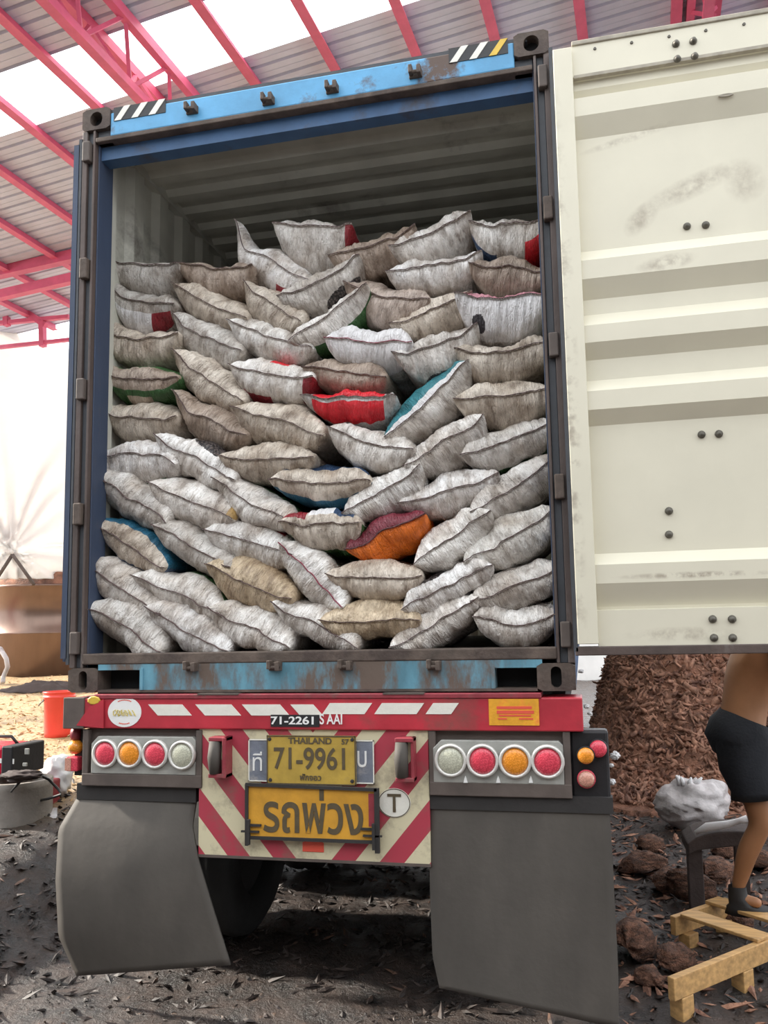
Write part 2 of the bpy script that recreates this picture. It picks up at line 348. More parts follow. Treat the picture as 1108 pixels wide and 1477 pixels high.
def mat_ground():
    mt, nt, bs = _nt('yard_ground_soil_and_straw'); L = nt.links
    tc = nt.nodes.new('ShaderNodeTexCoord'); sp = nt.nodes.new('ShaderNodeSeparateXYZ'); L.new(tc.outputs['Object'], sp.inputs[0])
    n1 = noise(nt, 5, 8, rough=.7); n2 = noise(nt, 28, 6, rough=.7); n3 = noise(nt, 1.3, 5)
    soil = mixc(nt, ramp(nt, n1, .4, .62), (.016, .013, .012), (.055, .036, .028)); soil = mixc(nt, ramp(nt, n2, .6, .72), soil, (.15, .09, .06))
    straw = mixc(nt, ramp(nt, n2, .35, .65), (.30, .20, .11), (.72, .52, .29))
    # straw lies on the left bank, beyond the kerb of dark soil
    a = N(nt, 'ShaderNodeMath', operation='MULTIPLY'); a.inputs[1].default_value = -1.; L.new(sp.outputs[0], a.inputs[0])
    m1 = ramp(nt, a.outputs[0], 1.9, 2.7); m2 = ramp(nt, sp.outputs[1], 1.2, 2.1)
    mm = N(nt, 'ShaderNodeMath', operation='MULTIPLY'); L.new(m1, mm.inputs[0]); L.new(m2, mm.inputs[1])
    m3 = N(nt, 'ShaderNodeMath', operation='MULTIPLY'); L.new(mm.outputs[0], m3.inputs[0]); L.new(ramp(nt, n3, .15, .45), m3.inputs[1])
    L.new(mixc(nt, m3.outputs[0], soil, straw), bs.inputs['Base Color'])
    L.new(ramp(nt, n1, .2, .9), bs.inputs['Roughness'])
    bump(nt, bs, n2, .8, .03); return mt
g = link('ground', V, F, mat_ground(), None, True, local=True); tag(g, kind='structure')

# ---- pale wall at the far side of the yard
mb = MB()
for k in range(14): mb.box(-16+k*2.6, -16+k*2.6+2.57, 24, 24.2, -.2, 2.35)
mb.box(-16, 20.4, 23.96, 24.24, 2.35, 2.45); tag(mb.build('wall_back', M_wall), kind='structure')

# ---- added dark wall, unseen behind the camera, blocks low light from the front
mb = MB()
for k in range(60): mb.box(-18+k*.6, -18+k*.6+.42, -9.6, -9.45, -.3, 6.2); mb.box(-18+k*.6+.42, -18+k*.6+.6, -9.6, -9.5, -.3, 6.2)
tag(mb.build('light_block_wall', M_lightblock), kind='structure')
# ---- roof over the bay behind (sheets, skylight sheet, purlins, trusses)
roof = empty('ceiling', (0, 0, 0), kind='structure')
BX0, BX1 = -12.2, 7.0
def sheet(by0, by1, pitch=.22):
    prof = []; n = max(1, round((by1-by0)/pitch)); p = (by1-by0)/n
    for k in range(n):
        a = by0+k*p; prof += [(a, 0), (a+p*.34, 0), (a+p*.37, .006), (a+p*.41, .006), (a+p*.44, 0), (a+p*.78, 0), (a+p*.84, .032), (a+p*.94, .032)]
    prof.append((by1, 0)); return prof
def sheet_obj(by0, by1, mt, name):
    pr = sheet(by0, by1); vs = []; fs = []; n = len(pr)
    for t in (0, .003):
        for bx in (BX0, BX1):
            for b, h in pr: vs.append(B(bx, b, roofz(bx)+h+t))
    for i in range(n-1): fs += [(i, i+1, n+i+1, n+i), (2*n+i, 3*n+i, 3*n+i+1, 2*n+i+1)]
    fs += [(0, n, 3*n, 2*n), (n-1, 3*n-1, 4*n-1, 2*n-1)]
    return link(name, vs, fs, mt, roof)
mt_sky, nt_, bs_ = _nt('translucent_skylight_sheet')
tr_ = nt_.nodes.new('ShaderNodeBsdfTranslucent'); tr_.inputs[0].default_value = (1, 1, 1, 1)
tp_ = nt_.nodes.new('ShaderNodeBsdfTransparent'); mx_ = nt_.nodes.new('ShaderNodeMixShader'); mx_.inputs[0].default_value = .25
nt_.links.new(tp_.outputs[0], mx_.inputs[1]); nt_.links.new(tr_.outputs[0], mx_.inputs[2]); nt_.links.new(mx_.outputs[0], nt_.nodes['Material Output'].inputs[0])
edges = [4.2, 5.08, 5.96, 6.84, 7.72, 8.6, 9.48, 10.36, 11.24, 12.12, 12.6]
for a_, b_ in zip(edges[:-1], edges[1:]):
    if abs(a_-6.84) < .01: sheet_obj(a_, b_, mt_sky, 'skylight_sheet')
    else: sheet_obj(a_, b_, M_roof, 'roof_sheet')
for r_ in (.55, .40, .245, .09, -.059, -.2, -.335, -.48, -.63, -.94, -1.10, -1.265, -1.43, -1.6, -1.77):
    bx = r_*7/(1-RSLOPE*r_); z = roofz(bx)-.004
    mb = MB(); W_ = .075
    mb.beam(B(bx, 4.2, z-.055), B(bx, 12.6, z-.055), W_, .11)
    mb.beam(B(bx+.03, 4.2, z-.105), B(bx+.03, 12.6, z-.105), W_+.03, .012); mb.build('purlin', M_steelred, roof)
def girder(bx, by0, by1, depth, half, nm='lattice_girder'):
    z = roofz(bx)-.02; root = MB()
    for s_ in (-half, half):
        root.beam(B(bx+s_, by0, z-.06), B(bx+s_, by1, z-.06), .09, .12)
    root.beam(B(bx, by0, z-depth), B(bx, by1, z-depth), .11, .10); o = root.build(nm, M_steelred, roof)
    n = int((by1-by0)/.8); wb = MB()
    for k in range(n):
        b0 = by0+k*.8
        for s_ in (-half, half):
            wb.beam(B(bx+s_, b0, z-.06), B(bx, b0+.4, z-depth), .04, .04); wb.beam(B(bx, b0+.4, z-depth), B(bx+s_, b0+.8, z-.06), .04, .04)
    wb.build('web_bar', M_steelred, o); return o
girder(-5.2, 4.2, 12.4, .55, .22)
girder(.95, 4.2, 12.4, .45, .14)
# cross trusses at the far end of the bay, seen left of the container
def bar(a, b, wd=.09, ht=.09, par=None, nm='truss_bar'): return MB().beam(a, b, wd, ht).build(nm, M_steelred, par)
tr = MB(); TB = 10.4
def lineb(px0, py0, px1, py1, by, x0, x1):
    a = atb(px0, py0, by); b = atb(px1, py1, by); d = (b-a)/((b-a)@BEX); return a+d*(x0-(a-CAM)@BEX), a+d*(x1-(a-CAM)@BEX)
p0, p1 = lineb(0, 393, 98, 371, TB, -12, 6.5); tr.beam(p0, p1, .14, .17); truss = tr.build('roof_truss', M_steelred, roof)
q0, q1 = lineb(0, 426, 98, 403, TB, -12, 6.5); bar(q0, q1, .12, .15, truss, 'bottom_chord')
for k in range(24):
    t = (k+.3)/24; a = p0+(p1-p0)*t; b = q0+(q1-q0)*t; bar(a, b, .1, .17, truss, 'truss_post')
tb = 11.9; tr = MB(); a0, a1 = lineb(0, 437, 98, 430, tb, -12, -5)
pa = atb(14, 432, tb); pb = atb(66, 470, tb); pc = atb(-30, 400, tb)
tr.beam(pc, pb, .09, .11); t2 = tr.build('eave_truss', M_steelred, roof)
bar(atb(-20, 468, tb), atb(100, 457, tb), .08, .07, t2); bar(atb(8, 430, tb), atb(10, 470, tb), .1, .1, t2, 'truss_post')
bar(atb(61, 464, tb), atb(62, 500, tb), .1, .1, t2, 'truss_post'); bar(atb(-20, 503, tb), atb(110, 489, tb), .07, .06, t2)
bar(atb(10, 432, tb), atb(10, 432, tb)*np.array([1, 1, 0])+np.array([0, 0, roofz(-12)+.1]), .08, .08, t2, 'truss_post')
a = B(-11.9, 10.4, 0); MB().box(a[0]-.1, a[0]+.1, a[1]-.1, a[1]+.1, .3, roofz(-11.9)-.05).build('shed_post', M_steelred, roof)
for bx in (-5.2, 6.4):
    a = B(bx, 12.3, 0); mb = MB(); mb.box(a[0]-.1, a[0]+.1, a[1]-.1, a[1]+.1, -.05, roofz(bx)-.1); mb.build('shed_post', M_steelred, roof)

# ================================================================== CONTAINER
CB = 1.42; CH = 3.05; XL, XR = -1.219, 1.219; TOP = CB+CH; CLEN = 12.19
con = empty('shipping_container', (0, 0, CB), 'blue high shipping container with open cream doors, standing on the red trailer', 'container')
def casting(x, z, y0, y1, hole):
    mb = MB(); xa, xb = (x, x+.162) if x < 0 else (x-.162, x)
    # front plate with an oval opening, then the block behind it
    n = 24; cx, cz = (xa+xb)/2, z+.059; a_, b_ = hole; out = []; inn = []
    for k in range(n):
        t = 2*PI*k/n; c_, s_ = math.cos(t), math.sin(t); m_ = max(abs(c_)/.081, abs(s_)/.059)
        out.append((cx+c_/m_, cz+s_/m_)); ww = a_ if abs(c_) > 0 else a_
        inn.append((cx+a_*c_, cz+(b_-a_)*(1 if s_ > .01 else -1 if s_ < -.01 else 0)+a_*s_) if b_ > a_ else (cx+a_*c_, cz+b_*s_))
    vs = [(p[0], y0, p[1]) for p in out]+[(p[0], y0, p[1]) for p in inn]+[(p[0], y0+.05, p[1]) for p in inn]+[(p[0], y0+.05, p[1]) for p in out]
    fs = []
    for k in range(n):
        j = (k+1) % n; fs += [(k, j, n+j, n+k), (n+k, n+j, 2*n+j, 2*n+k), (j, k, 3*n+k, 3*n+j)]
    mb.add(vs, fs); mb.box(xa, xb, y0+.052, y1, z, z+.118)
    mb.add([(p[0], y0+.051, p[1]) for p in inn], [tuple(range(n))], 1)
    return mb.build('corner_casting', [M_rust, M_dark], con)
for x in (XL, XR):
    casting(x, CB, -.005, .17, (.023, .045)); casting(x, TOP-.118, -.005, .17, (.036, .040))
    for yb in (CLEN-.178,):
        for z in (CB, TOP-.118):
            xa, xb = (x, x+.162) if x < 0 else (x-.162, x); MB().box(xa, xb, yb, yb+.178, z, z+.118).build('corner_casting', M_rust, con, bevel=.006)
# corner posts at the door end: outer J bar, inner channel
for s_, x in ((1, XL), (-1, XR)):
    mb = MB(); X = lambda d: x+s_*d
    def bx_(d0, d1, y0, y1, mi): mb.box(min(X(d0), X(d1)), max(X(d0), X(d1)), y0, y1, CB+.118, TOP-.118, mi)
    bx_(0, .028, .0, .13, 0); bx_(.028, .062, .018, .13, 1); bx_(.062, .075, .0, .13, 0); bx_(.075, .082, .03, .16, 2)
    mb.build('corner_post', [M_post, M_grime, M_navy2], con, bevel=.003)
    for k in range(5):                                     # hinge lugs
        z = CB+.24+k*(CH-.48)/4
        MB().box(min(X(.012), X(.055)), max(X(.012), X(.055)), -.022, .02, z-.055, z+.055).build('hinge_lug', M_rust if k % 2 else M_brown, con, bevel=.006)
# header: light blue box beam, dark lip, recessed navy inner band
mb = MB(); mb.box(XL+.162, XR-.162, .0, .12, TOP-.165, TOP-.035, 0); mb.build('header_beam', M_blue, con, bevel=.006)
MB().box(XL+.1, XR-.1, .01, .14, TOP-.035, TOP-.012).build('header_cap', M_grime, con)
MB().box(XL+.08, XR-.08, -.004, .05, TOP-.19, TOP-.165).build('drip_lip', M_rust, con, bevel=.004)
MB().box(XL+.08, XR-.08, .05, .13, TOP-.262, TOP-.13).build('door_recess_band', M_navy, con)
mb = MB(); mb.box(XL+.08, XL+.162, .02, .12, TOP-.19, TOP-.118); mb.build('header_gusset', M_grime, con)
MB().box(XR-.162, XR-.08, .02, .12, TOP-.19, TOP-.118).build('header_gusset', M_grime, con)
# sill: blue weathered face with two fork openings, rusty top flange
ZS0, ZS1 = CB+.012, CB+.135
def zf(px0, px1): return at(px0, 980).item(0), at(px1, 980).item(0)
f0, f1 = zf(154, 204); f2, f3 = zf(713, 783); s0 = XL+.162; s1 = XR-.162
mb = MB(); mb.box(f1, f2, -.002, .03, ZS0, ZS1); 
mb.box(s0, f1, -.002, .03, CB+.107, ZS1); mb.box(f2, s1, -.002, .03, CB+.100, ZS1); mb.box(f1-.004, f1+.012, -.01, .1, ZS0, CB+.115)
mb.box(f2-.012, f2+.004, -.006, .1, ZS0, CB+.11); mb.box(f3, s1, -.002, .03, ZS0, ZS1)
mb.build('door_sill', M_bluew, con)
MB().box(XL+.075, XR-.075, -.006, .16, ZS1, ZS1+.052).build('sill_flange', M_rust, con, bevel=.006)
MB().box(s0, s1, -.004, .1, CB, ZS0).build('sill_foot', M_rust, con)
MB().box(s0, s1, .11, .14, CB, ZS1).build('sill_back_plate', M_dark, con)
# locking-bar keepers
def keeper(px, py, z):
    x = at(px, py)[0]; mb = MB(); mb.box(x-.032, x+.032, -.012, .002, z-.02, z+.02); mb.box(x-.03, x-.012, -.045, -.01, z-.012, z+.028); mb.box(x+.010, x+.03, -.045, -.01, z-.02, z+.022)
    mb.tube([(x-.03, -.03, z-.004), (x+.03, -.03, z-.004)], .009); return mb.build('bar_keeper', M_rust, con, bevel=.003)
for px, py in ((278, 160), (388, 147), (480, 130), (600, 108)): keeper(px, py, at(px, py)[2])
for px, py in ((278, 962), (398, 961), (500, 960), (627, 960)): keeper(px, py, at(px, py)[2])
# hazard tapes on the header
def tape(px0, px1, ztop, n, name='hazard_tape'):
    x0 = at(px0, 100)[0]; x1 = at(px1, 100)[0]; h = .075; z0 = ztop-h
    mb = MB(); mb.box(x0, x1, -.003, .001, z0, ztop, 0); wd = (x1-x0)/(n)
    for k in range(n):
        a = x0+wd*k; q = [(a+.004, z0), (a+wd*.42, z0), (a+wd*.42+h*.75, ztop), (a+.004+h*.75, ztop)]; q = [(min(x, x1), z) for x, z in q]
        mb.prism(q, -.0055, -.002, 2 if k == n-1 and px0 > 500 else 1)
    return mb.build(name, [M_blacktape, M_whitestk, M_yeltape], con)
tape(166, 240, TOP-.012, 3); tape(648, 734, TOP-.012, 3)
# corrugated side walls, roof, front wall, floor
def corr(fn, length, pitch, depth, name, mt, span, th=.004, flip=False, round_end=0):
    """trapezoid corrugation along t; fn(t, s, d) -> point"""
    pr = []; n = int(length/pitch); p = length/n
    for k in range(n): a = k*p; pr += [(a, 0), (a+p*.30, 0), (a+p*.45, depth), (a+p*.80, depth), (a+p*.95, 0)]
    pr.append((length, 0)); m_ = len(pr)
    ss = [span[0], span[1]] if not round_end else [span[0], span[0]+round_end, span[1]-round_end, span[1]]
    ks = [1, 1] if not round_end else [0, 1, 1, 0]
    vs = []
    for off in (0, th):
        for s_, k_ in zip(ss, ks):
            for t, d in pr: vs.append(fn(t, s_, d*k_+off))
    q = len(ss); fs = []
    for j in range(q-1):
        for i in range(m_-1):
            a = j*m_+i; fs.append((a, a+1, a+m_+1, a+m_)); b = a+q*m_; fs.append((b, b+m_, b+m_+1, b+1))
    return link(name, vs, fs, mt, con)
corr(lambda t, s, d: (XL+.012+.038-d, .16+t, s), CLEN-.32, .278, .036, 'side_wall', [M_cream2], (CB+.15, TOP-.06))
corr(lambda t, s, d: (XR-.012-.038+d, .16+t, s), CLEN-.32, .278, .036, 'side_wall', [M_cream2], (CB+.15, TOP-.06))
corr(lambda t, s, d: (s, .16+t, TOP-.055+d-.0), CLEN-.32, .209, .032, 'roof_panel', [M_cream2], (XL+.03, XR-.03), round_end=.03)
corr(lambda t, s, d: (XL+.005+t, CLEN-.06+d, s), 2.42, .25, .04, 'front_wall', [M_cream2], (CB+.02, TOP-.01))
for x0, x1 in ((XL, XL+.06), (XR-.06, XR)):
    MB().box(x0, x1, .16, CLEN-.17, TOP-.075, TOP-.015).build('top_rail', M_cream2, con); MB().box(x0, x1, .16, CLEN-.17, CB+.005, CB+.155).build('bottom_rail', M_navy, con)
mb = MB(); nb = 8
for k in range(nb):
    a = XL+.06+(2.318/nb)*k; mb.box(a, a+2.318/nb-.003, .14, CLEN-.1, CB+.145, CB+.172)
mb.build('floor_boards', M_brown, con)
mb = MB()
for k in range(30): mb.box(XL+.06, XR-.06, .3+k*.4, .36+k*.4, CB+.02, CB+.144)
o = mb.build('cross_member', M_chassis, con); o['kind'] = 'stuff'

# ---- right door, swung open 180 degrees: its inner face looks at us
DX0, DX1 = XR+.016, XR+.016+1.165
def zz(py): return float(at(870, py, -.02)[2])
DZ0, DZ1 = zz(932), zz(62)
prof = [(zz(62), .0), (zz(107), .0), (zz(109), .030), (zz(123), .030), (zz(125), .012), (zz(133), .030), (zz(141), -.014), (zz(167), -.014), (zz(193), .032),
        (zz(357), .032), (zz(376), -.014), (zz(403), -.014), (zz(428), .032), (zz(450), .032), (zz(470), -.014), (zz(495), -.014), (zz(516), .032), (zz(546), .032),
        (zz(565), -.014), (zz(592), -.014), (zz(612), .032), (zz(798), .032), (zz(815), -.014), (zz(842), -.014), (zz(875), .032), (zz(879), .034), (zz(880.5), .002), (DZ0, .0)]
YD = -.03; vs = []; n = len(prof); XI0 = DX0+.085
for x in (XI0, DX1-.06):
    for z, d in prof: vs.append((x, YD+d, z))
for x in (XI0, DX1-.06):
    for z, d in prof: vs.append((x, YD+.05, z))
fs = [(i, n+i, n+i+1, i+1) for i in range(n-1)]+[(2*n+i, 2*n+i+1, 3*n+i+1, 3*n+i) for i in range(n-1)]
fs += [(i+1, i, 2*n+i, 2*n+i+1)[::-1] for i in range(n-1)]+[(n+i, n+i+1, 3*n+i+1, 3*n+i)[::-1] for i in range(n-1)]
fs += [(0, n, 3*n, 2*n), (n-1, 2*n-1, 4*n-1, 3*n-1)]
door = link('container_door', vs, fs, M_cream, con)
MB().box(DX0+.0, XI0, YD-.028, YD+.045, DZ0+.01, DZ1-.02).build('hinge_stile', M_cream, door, bevel=.003)
MB().box(DX1-.06, DX1, YD-.028, YD+.045, DZ0+.01, DZ1-.02).build('lock_stile', M_cream, door, bevel=.003)
MB().box(DX0-.018, DX0+.0, YD-.02, YD+.05, DZ0-.02, DZ1+.0).build('hinge_gasket', M_grime, door)
MB().box(DX0-.012, DX1+.012, YD-.02, YD+.05, DZ0-.038, DZ0).build('bottom_gasket', M_post, door, bevel=.004)
MB().box(XI0, DX1+.012, YD-.008, YD+.05, DZ1, DZ1+.022).build('top_gasket', M_smear, door, bevel=.004)
MB().box(DX0+.09, DX1-.06, YD-.002, YD+.02, zz(109)-.0, zz(107)+.008).build('rail_edge', M_smear, door)
b0 = MB().lathe([(.0165, 0), (.0165, .005), (.0125, .010), (.0105, .016), (.003, .019)], (0, 0, 0), 'Y', 12).build('bolt', M_bolt, None, local=True, smooth=True)
b0.parent = door; first = True
for px, py in ((975, 64), (1000, 60), (977, 86), (1002, 82), (991, 327), (1018, 325), (1012, 627), (1037, 626), (965, 737), (965, 771), (1028, 893), (1056, 893), (1030, 920), (1057, 920)):
    zc = at(px, py, YD)[2]; dp = float(np.interp(-zc, [-z for z, d in prof], [d for z, d in prof])); p = at(px, py, YD+dp)
    loc = (p[0], YD+dp-.001, p[2])
    if first: b0.location = Vector(tuple(map(float, loc)))-wloc(door); first = False
    else: copyof(b0, loc, door)
r0 = None
for k, px in enumerate((858, 911, 965, 1018, 1073)):      # small rivets on the top edge
    p = at(px, 67-(px-858)*.165, YD); q = MB().lathe([(.008, 0), (.006, .006)], (p[0], YD+.001, p[2]-.012), 'Y', 8).build('rivet', M_bolt, door)
# dent and scuffs in the paint of the door
p = at(1047, 138, YD-.012); mb = MB(); mb.lathe([(.032, 0), (.03, .004), (.016, .001)], (p[0], YD-.0138, p[2]), 'Y', 20, 1.0, .22); mb.build('dent', M_smear, door, smooth=True)

# ---- left door, swung right round against the side wall: only its edge and outer face show
ld = MB(); ld.box(XL-.058, XL-.022, .03, 1.2, CB+.15, TOP-.17); ld2 = ld.build('container_door', M_navy2, con)
MB().box(XL-.05, XL-.016, -.0, .03, CB+.165, TOP-.185).build('door_edge', M_navy2, ld2)
MB().box(XL-.020, XL-.003, -.0, .03, CB+.135, TOP-.155).build('edge_gasket', M_grime, ld2)
for yy in (.35, .85):
    MB().tube([(XL-.085, yy, CB+.1), (XL-.085, yy, TOP-.1)], .017).build('lock_rod', M_galv, ld2, smooth=True)

# ================================================================== TRAILER
tra = empty('trailer', (0, .0, 0), 'red trailer rear with chevron board, lamp clusters and rubber mudflaps under the container', 'trailer')
YB = -.03
def P(px, py, Y=YB): return at(px, py, Y)
bx0, bx1 = XL+.003, P(841, 1030)[0]; bz1 = CB-.006; bz0 = float(P(470, 1053)[2])
MB().box(bx0, bx1, YB, .16, bz0, bz1-.02).build('rear_beam', M_red, tra, bevel=.006)
MB().box(bx0+.16, bx1-.17, YB-.006, .12, bz1-.022, bz1).build('beam_flange', M_maroon, tra, bevel=.004)
MB().box(bx0-.003, bx0+.11, YB-.008, .0, bz0-.002, bz1-.015).build('beam_end_plate', M_brown, tra, bevel=.004)
mb = MB(); mb.box(P(286, 995)[0], P(345, 995)[0], YB-.01, .05, bz1-.004, bz1+.003); mb.build('twist_lock', M_brown, tra)
MB().box(P(553, 995)[0], P(612, 995)[0], YB-.01, .05, bz1-.004, bz1+.003).build('twist_lock', M_brown, tra)
mb = MB(); a = P(116, 1040); mb.prism([(P(112, 1046)[0], P(112, 1046)[2]), (P(151, 1050)[0], P(151, 1050)[2]), (P(151, 1008)[0], P(151, 1008)[2]), (P(130, 1020)[0], P(130, 1020)[2])], YB-.0105, YB-.008); mb.build('red_overspray', M_red, tra)
mb = MB(); p = P(137, 1010); mb.lathe([(.03, 0), (.024, .003)], (p[0], YB-.009, p[2]), 'Y', 9, 1.2, .7); mb.build('yellow_sticker_scrap', M_yeltape, tra)
def para(px0, px1, py0, py1, lean, name='reflective_stripe'):
    A = [P(px0+(lean if lean > 0 else 0), py0), P(px1+(0 if lean > 0 else lean), py0), P(px1 - (lean if lean > 0 else 0), py1), P(px0+(0 if lean > 0 else -lean), py1)]
    if lean > 0: A = [P(px0+lean, py0), P(px1, py0), P(px1-lean, py1), P(px0, py1)]
    else: A = [P(px0, py0), P(px1+lean, py0), P(px1, py1), P(px0-lean, py1)]
    MB().prism([(q[0], q[2]) for q in A][::-1], YB-.0025, YB+.002).build(name, M_whitestk, tra)
for a_, b_ in ((214, 277), (282, 348), (349, 418), (419, 466)): para(a_, b_, 1016, 1032, -14)
for a_, b_ in ((465, 537), (540, 612), (614, 662)): para(a_, b_, 1014, 1030, 11)
# oval sticker
p = P(180, 1027); ov = MB().lathe([(.088, 0), (.088, .003)], (p[0], YB, p[2]), 'Y', 40, 1., .80).build('oval_sticker', M_whitelet, tra)
mb = MB()
for k in range(6):
    x = p[0]-.05+k*.02; s_ = [(x, YB-.0045, p[2]-.012+random.uniform(-.004, .004))]
    for j in range(5): s_.append((s_[0][0]+.010*math.cos(j*1.3+k), YB-.0045, p[2]-.004+.015*math.sin(j*1.3+k*.7)))
    mb.tube(s_, .0022, 5)
mb.build('gold_script', M_goldlet, ov)
mb = MB()
for s_, n_ in ((1, 9), (-1, 7)):
    for k in range(n_):
        a = PI/2+(k-(n_-1)/2)*.12; mb.box(p[0]+.07*math.cos(a)-.003, p[0]+.07*math.cos(a)+.003, YB-.004, YB-.002, p[2]+s_*.056*math.sin(a)-.002, p[2]+s_*.056*math.sin(a)+.003)
mb.build('red_small_print', M_redlet, ov)
# yellow sticker with red lines of print
a, b = P(706, 1046), P(777, 1008); ys = MB().box(a[0], b[0], YB-.003, YB+.001, a[2], b[2]).build('yellow_sticker', M_yelstk, tra)
mb = MB(); hh = b[2]-a[2]
for (u0, u1, v0, v1) in ((.16, .86, .62, .72), (.16, .9, .44, .56), (.2, .84, .34, .40), (.18, .36, .22, .28), (.6, .88, .22, .28)): mb.box(a[0]+(b[0]-a[0])*u0, a[0]+(b[0]-a[0])*u1, YB-.0045, YB-.002, a[2]+hh*v0, a[2]+hh*v1)
mb.build('red_small_print', M_redlet, ys)
# black strip of number lettering
a, b = P(391, 1048), P(461, 1031); st = MB().box(a[0], b[0], YB-.004, YB+.001, a[2], b[2]).build('black_strip', M_blacktape, tra)
p = P(422, 1039); text('71-2261', .05, (p[0], YB-.0055, p[2]), M_whitelet, st, 'strip_lettering', w=.205, h=.036, bold=.001)
p = P(477, 1037); text('S AAI', .06, (p[0]+.004, YB-.0085, p[2]), M_whitelet, tra, 'strip_lettering', w=.105, h=.046, bold=.001)
# chevron board
YC = -.015
a, b = at(286, 1236, YC), at(617.5, 1056, YC); bzb = (at(286, 1236, YC)[2]+at(617, 1250, YC)[2])/2
xc = at(452, 1150, YC)[0]
MB().box(a[0], b[0], YC, YC+.02, bzb, bz0+.004).build('chevron_board', M_chev, tra, origin=(xc, YC, (bzb+bz0)/2), bevel=.002)
mb = MB(); mb.box(a[0], b[0], YC+.02, YC+.05, bzb+.01, bz0); mb.build('board_back', M_chassis, tra)
MB().box(a[0]+.0, b[0], YC-.004, YC, bzb, bzb+.012).build('board_edge_strip', M_brown, tra)
# rubber buffers in maroon brackets
for px0, px1, py0, py1, sd_ in ((303, 329, 1063, 1121, -1), (572, 597, 1064, 1127, 1)):
    a, b = at(px0, py1, YC-.05), at(px1, py0, YC-.05); xa, xb, za, zb = a[0], b[0], a[2], b[2]
    br = MB(); br.box(xa, xb, YC-.07, YC, zb-.018, zb); br.box(xa, xb, YC-.07, YC, za, za+.018)
    if sd_ < 0: br.box(xb-.018, xb, YC-.075, YC, za, zb)
    else: br.box(xb-.014, xb, YC-.06, YC, za, zb)
    o = br.build('buffer_bracket', M_maroon, tra, bevel=.003)
    MB().tube([(xa+.026, YC-.05, za+.02), (xa+.024, YC-.058, (za+zb)/2), (xa+.026, YC-.05, zb-.02)], [.028, .031, .028], 14).build('rubber_buffer', M_rubber, o, smooth=True)
# plates
YP = YC-.012
a, b = at(358, 1127, YP), at(539, 1068, YP); op = MB().box(a[0], b[0], YP+.004, YP+.007, a[2], b[2]).build('old_plate', M_oldplate, tra, bevel=.001)
mb = MB(); e_ = .005
for q in ((a[0], b[0], a[2], a[2]+e_), (a[0], b[0], b[2]-e_, b[2]), (a[0], a[0]+e_, a[2], b[2]), (b[0]-e_, b[0], a[2], b[2])): mb.box(q[0], q[1], YP+.001, YP+.0045, q[2], q[3])
mb.build('plate_rim', M_whitestk, op)
p = at(371, 1098, YP); text('ที', .1, (p[0], YP+.003, p[2]), M_whitelet, op, 'plate_lettering', w=.045, h=.085); p = at(522, 1095, YP); text('บ', .1, (p[0], YP+.003, p[2]), M_whitelet, op, 'plate_lettering', w=.042, h=.07)
YP2 = YP-.014
a, b = at(385, 1130.5, YP2), at(513, 1061.5, YP2); np_ = MB().box(a[0], b[0], YP2, YP2+.008, a[2], b[2]).build('number_plate', M_plate, tra, bevel=.002)
mb = MB(); e_ = .005
for q in ((a[0], b[0], a[2], a[2]+e_), (a[0], b[0], b[2]-e_, b[2]), (a[0], a[0]+e_, a[2], b[2]), (b[0]-e_, b[0], a[2], b[2])): mb.box(q[0], q[1], YP2-.003, YP2+.001, q[2], q[3])
mb.build('plate_rim', M_brownlet, np_)
p = at(447, 1068.5, YP2); text('THAILAND', .04, (p[0], YP2-.001, p[2]), M_brownlet, np_, 'plate_lettering', w=.205, h=.028, bold=.0012); p = at(498, 1070, YP2); text('57', .04, (p[0], YP2-.001, p[2]), M_brownlet, np_, 'plate_lettering', w=.034, h=.024, bold=.0012)
p = at(446, 1094, YP2); text('71-9961', .13, (p[0], YP2-.001, p[2]), M_brownlet, np_, 'plate_lettering', w=.335, h=.098, bold=.002)
p = at(448, 1121, YP2); text('ฟักจอว', .04, (p[0], YP2-.001, p[2]), M_brownlet, np_, 'plate_lettering', w=.10, h=.03, bold=.001)
for px, py in ((389, 1066), (508, 1067), (390, 1125), (508, 1127)):
    p = at(px, py, YP2); MB().lathe([(.009, 0), (.006, .006)], (p[0], YP2, p[2]), 'Y', 10).build('plate_screw', M_chassis, np_)
YP3 = YP-.02
a, b = at(358, 1206, YP3), at(541, 1138, YP3); np3 = MB().box(a[0], b[0], YP3, YP3+.008, a[2], b[2]).build('number_plate', M_plate2, tra, bevel=.002); tag(np3, 'orange plate with large Thai word')
p = at(451, 1172, YP3); text('รถพ่วง', .2, (p[0]-.0, YP3-.001, p[2]+.008), M_brownlet, np3, 'plate_lettering', w=.465, h=.20, bold=.0035)
mb = MB()
mb.beam((a[0]-.01, YP3-.006, b[2]+.008), (b[0]+.01, YP3-.006, b[2]-.002), .012, .014); mb.box(a[0]-.012, a[0]+.002, YP3-.01, YP3+.006, a[2]-.04, b[2]+.01); mb.box(b[0]-.002, b[0]+.018, YP3-.012, YP3+.006, a[2]-.05, b[2]+.004)
mb.box(a[0]-.01, b[0]+.01, YP3-.008, YP3+.006, a[2]-.012, a[2]+.002)
for s_, xx in ((1, a[0]), (-1, b[0])):
    mb.box(min(xx, xx+s_*.065), max(xx, xx+s_*.065), YP3-.012, YP3-.002, a[2]+.045, a[2]+.055); mb.box(min(xx-s_*.03, xx+s_*.055), max(xx-s_*.03, xx+s_*.055), YP3-.012, YP3-.002, a[2]+.018, a[2]+.026)
    mb.box(min(xx+s_*.0, xx+s_*.012), max(xx+s_*.0, xx+s_*.012), YP3-.02, YP3-.002, a[2]-.035, a[2]+.075)
mb.build('plate_bracket', M_chassis, np3)
mb = MB(); mb.box(b[0]-.03, b[0]-.004, YP3-.002, YP3+.001, a[2]+.06, b[2]-.02); mb.build('red_patch', M_maroon, np3)
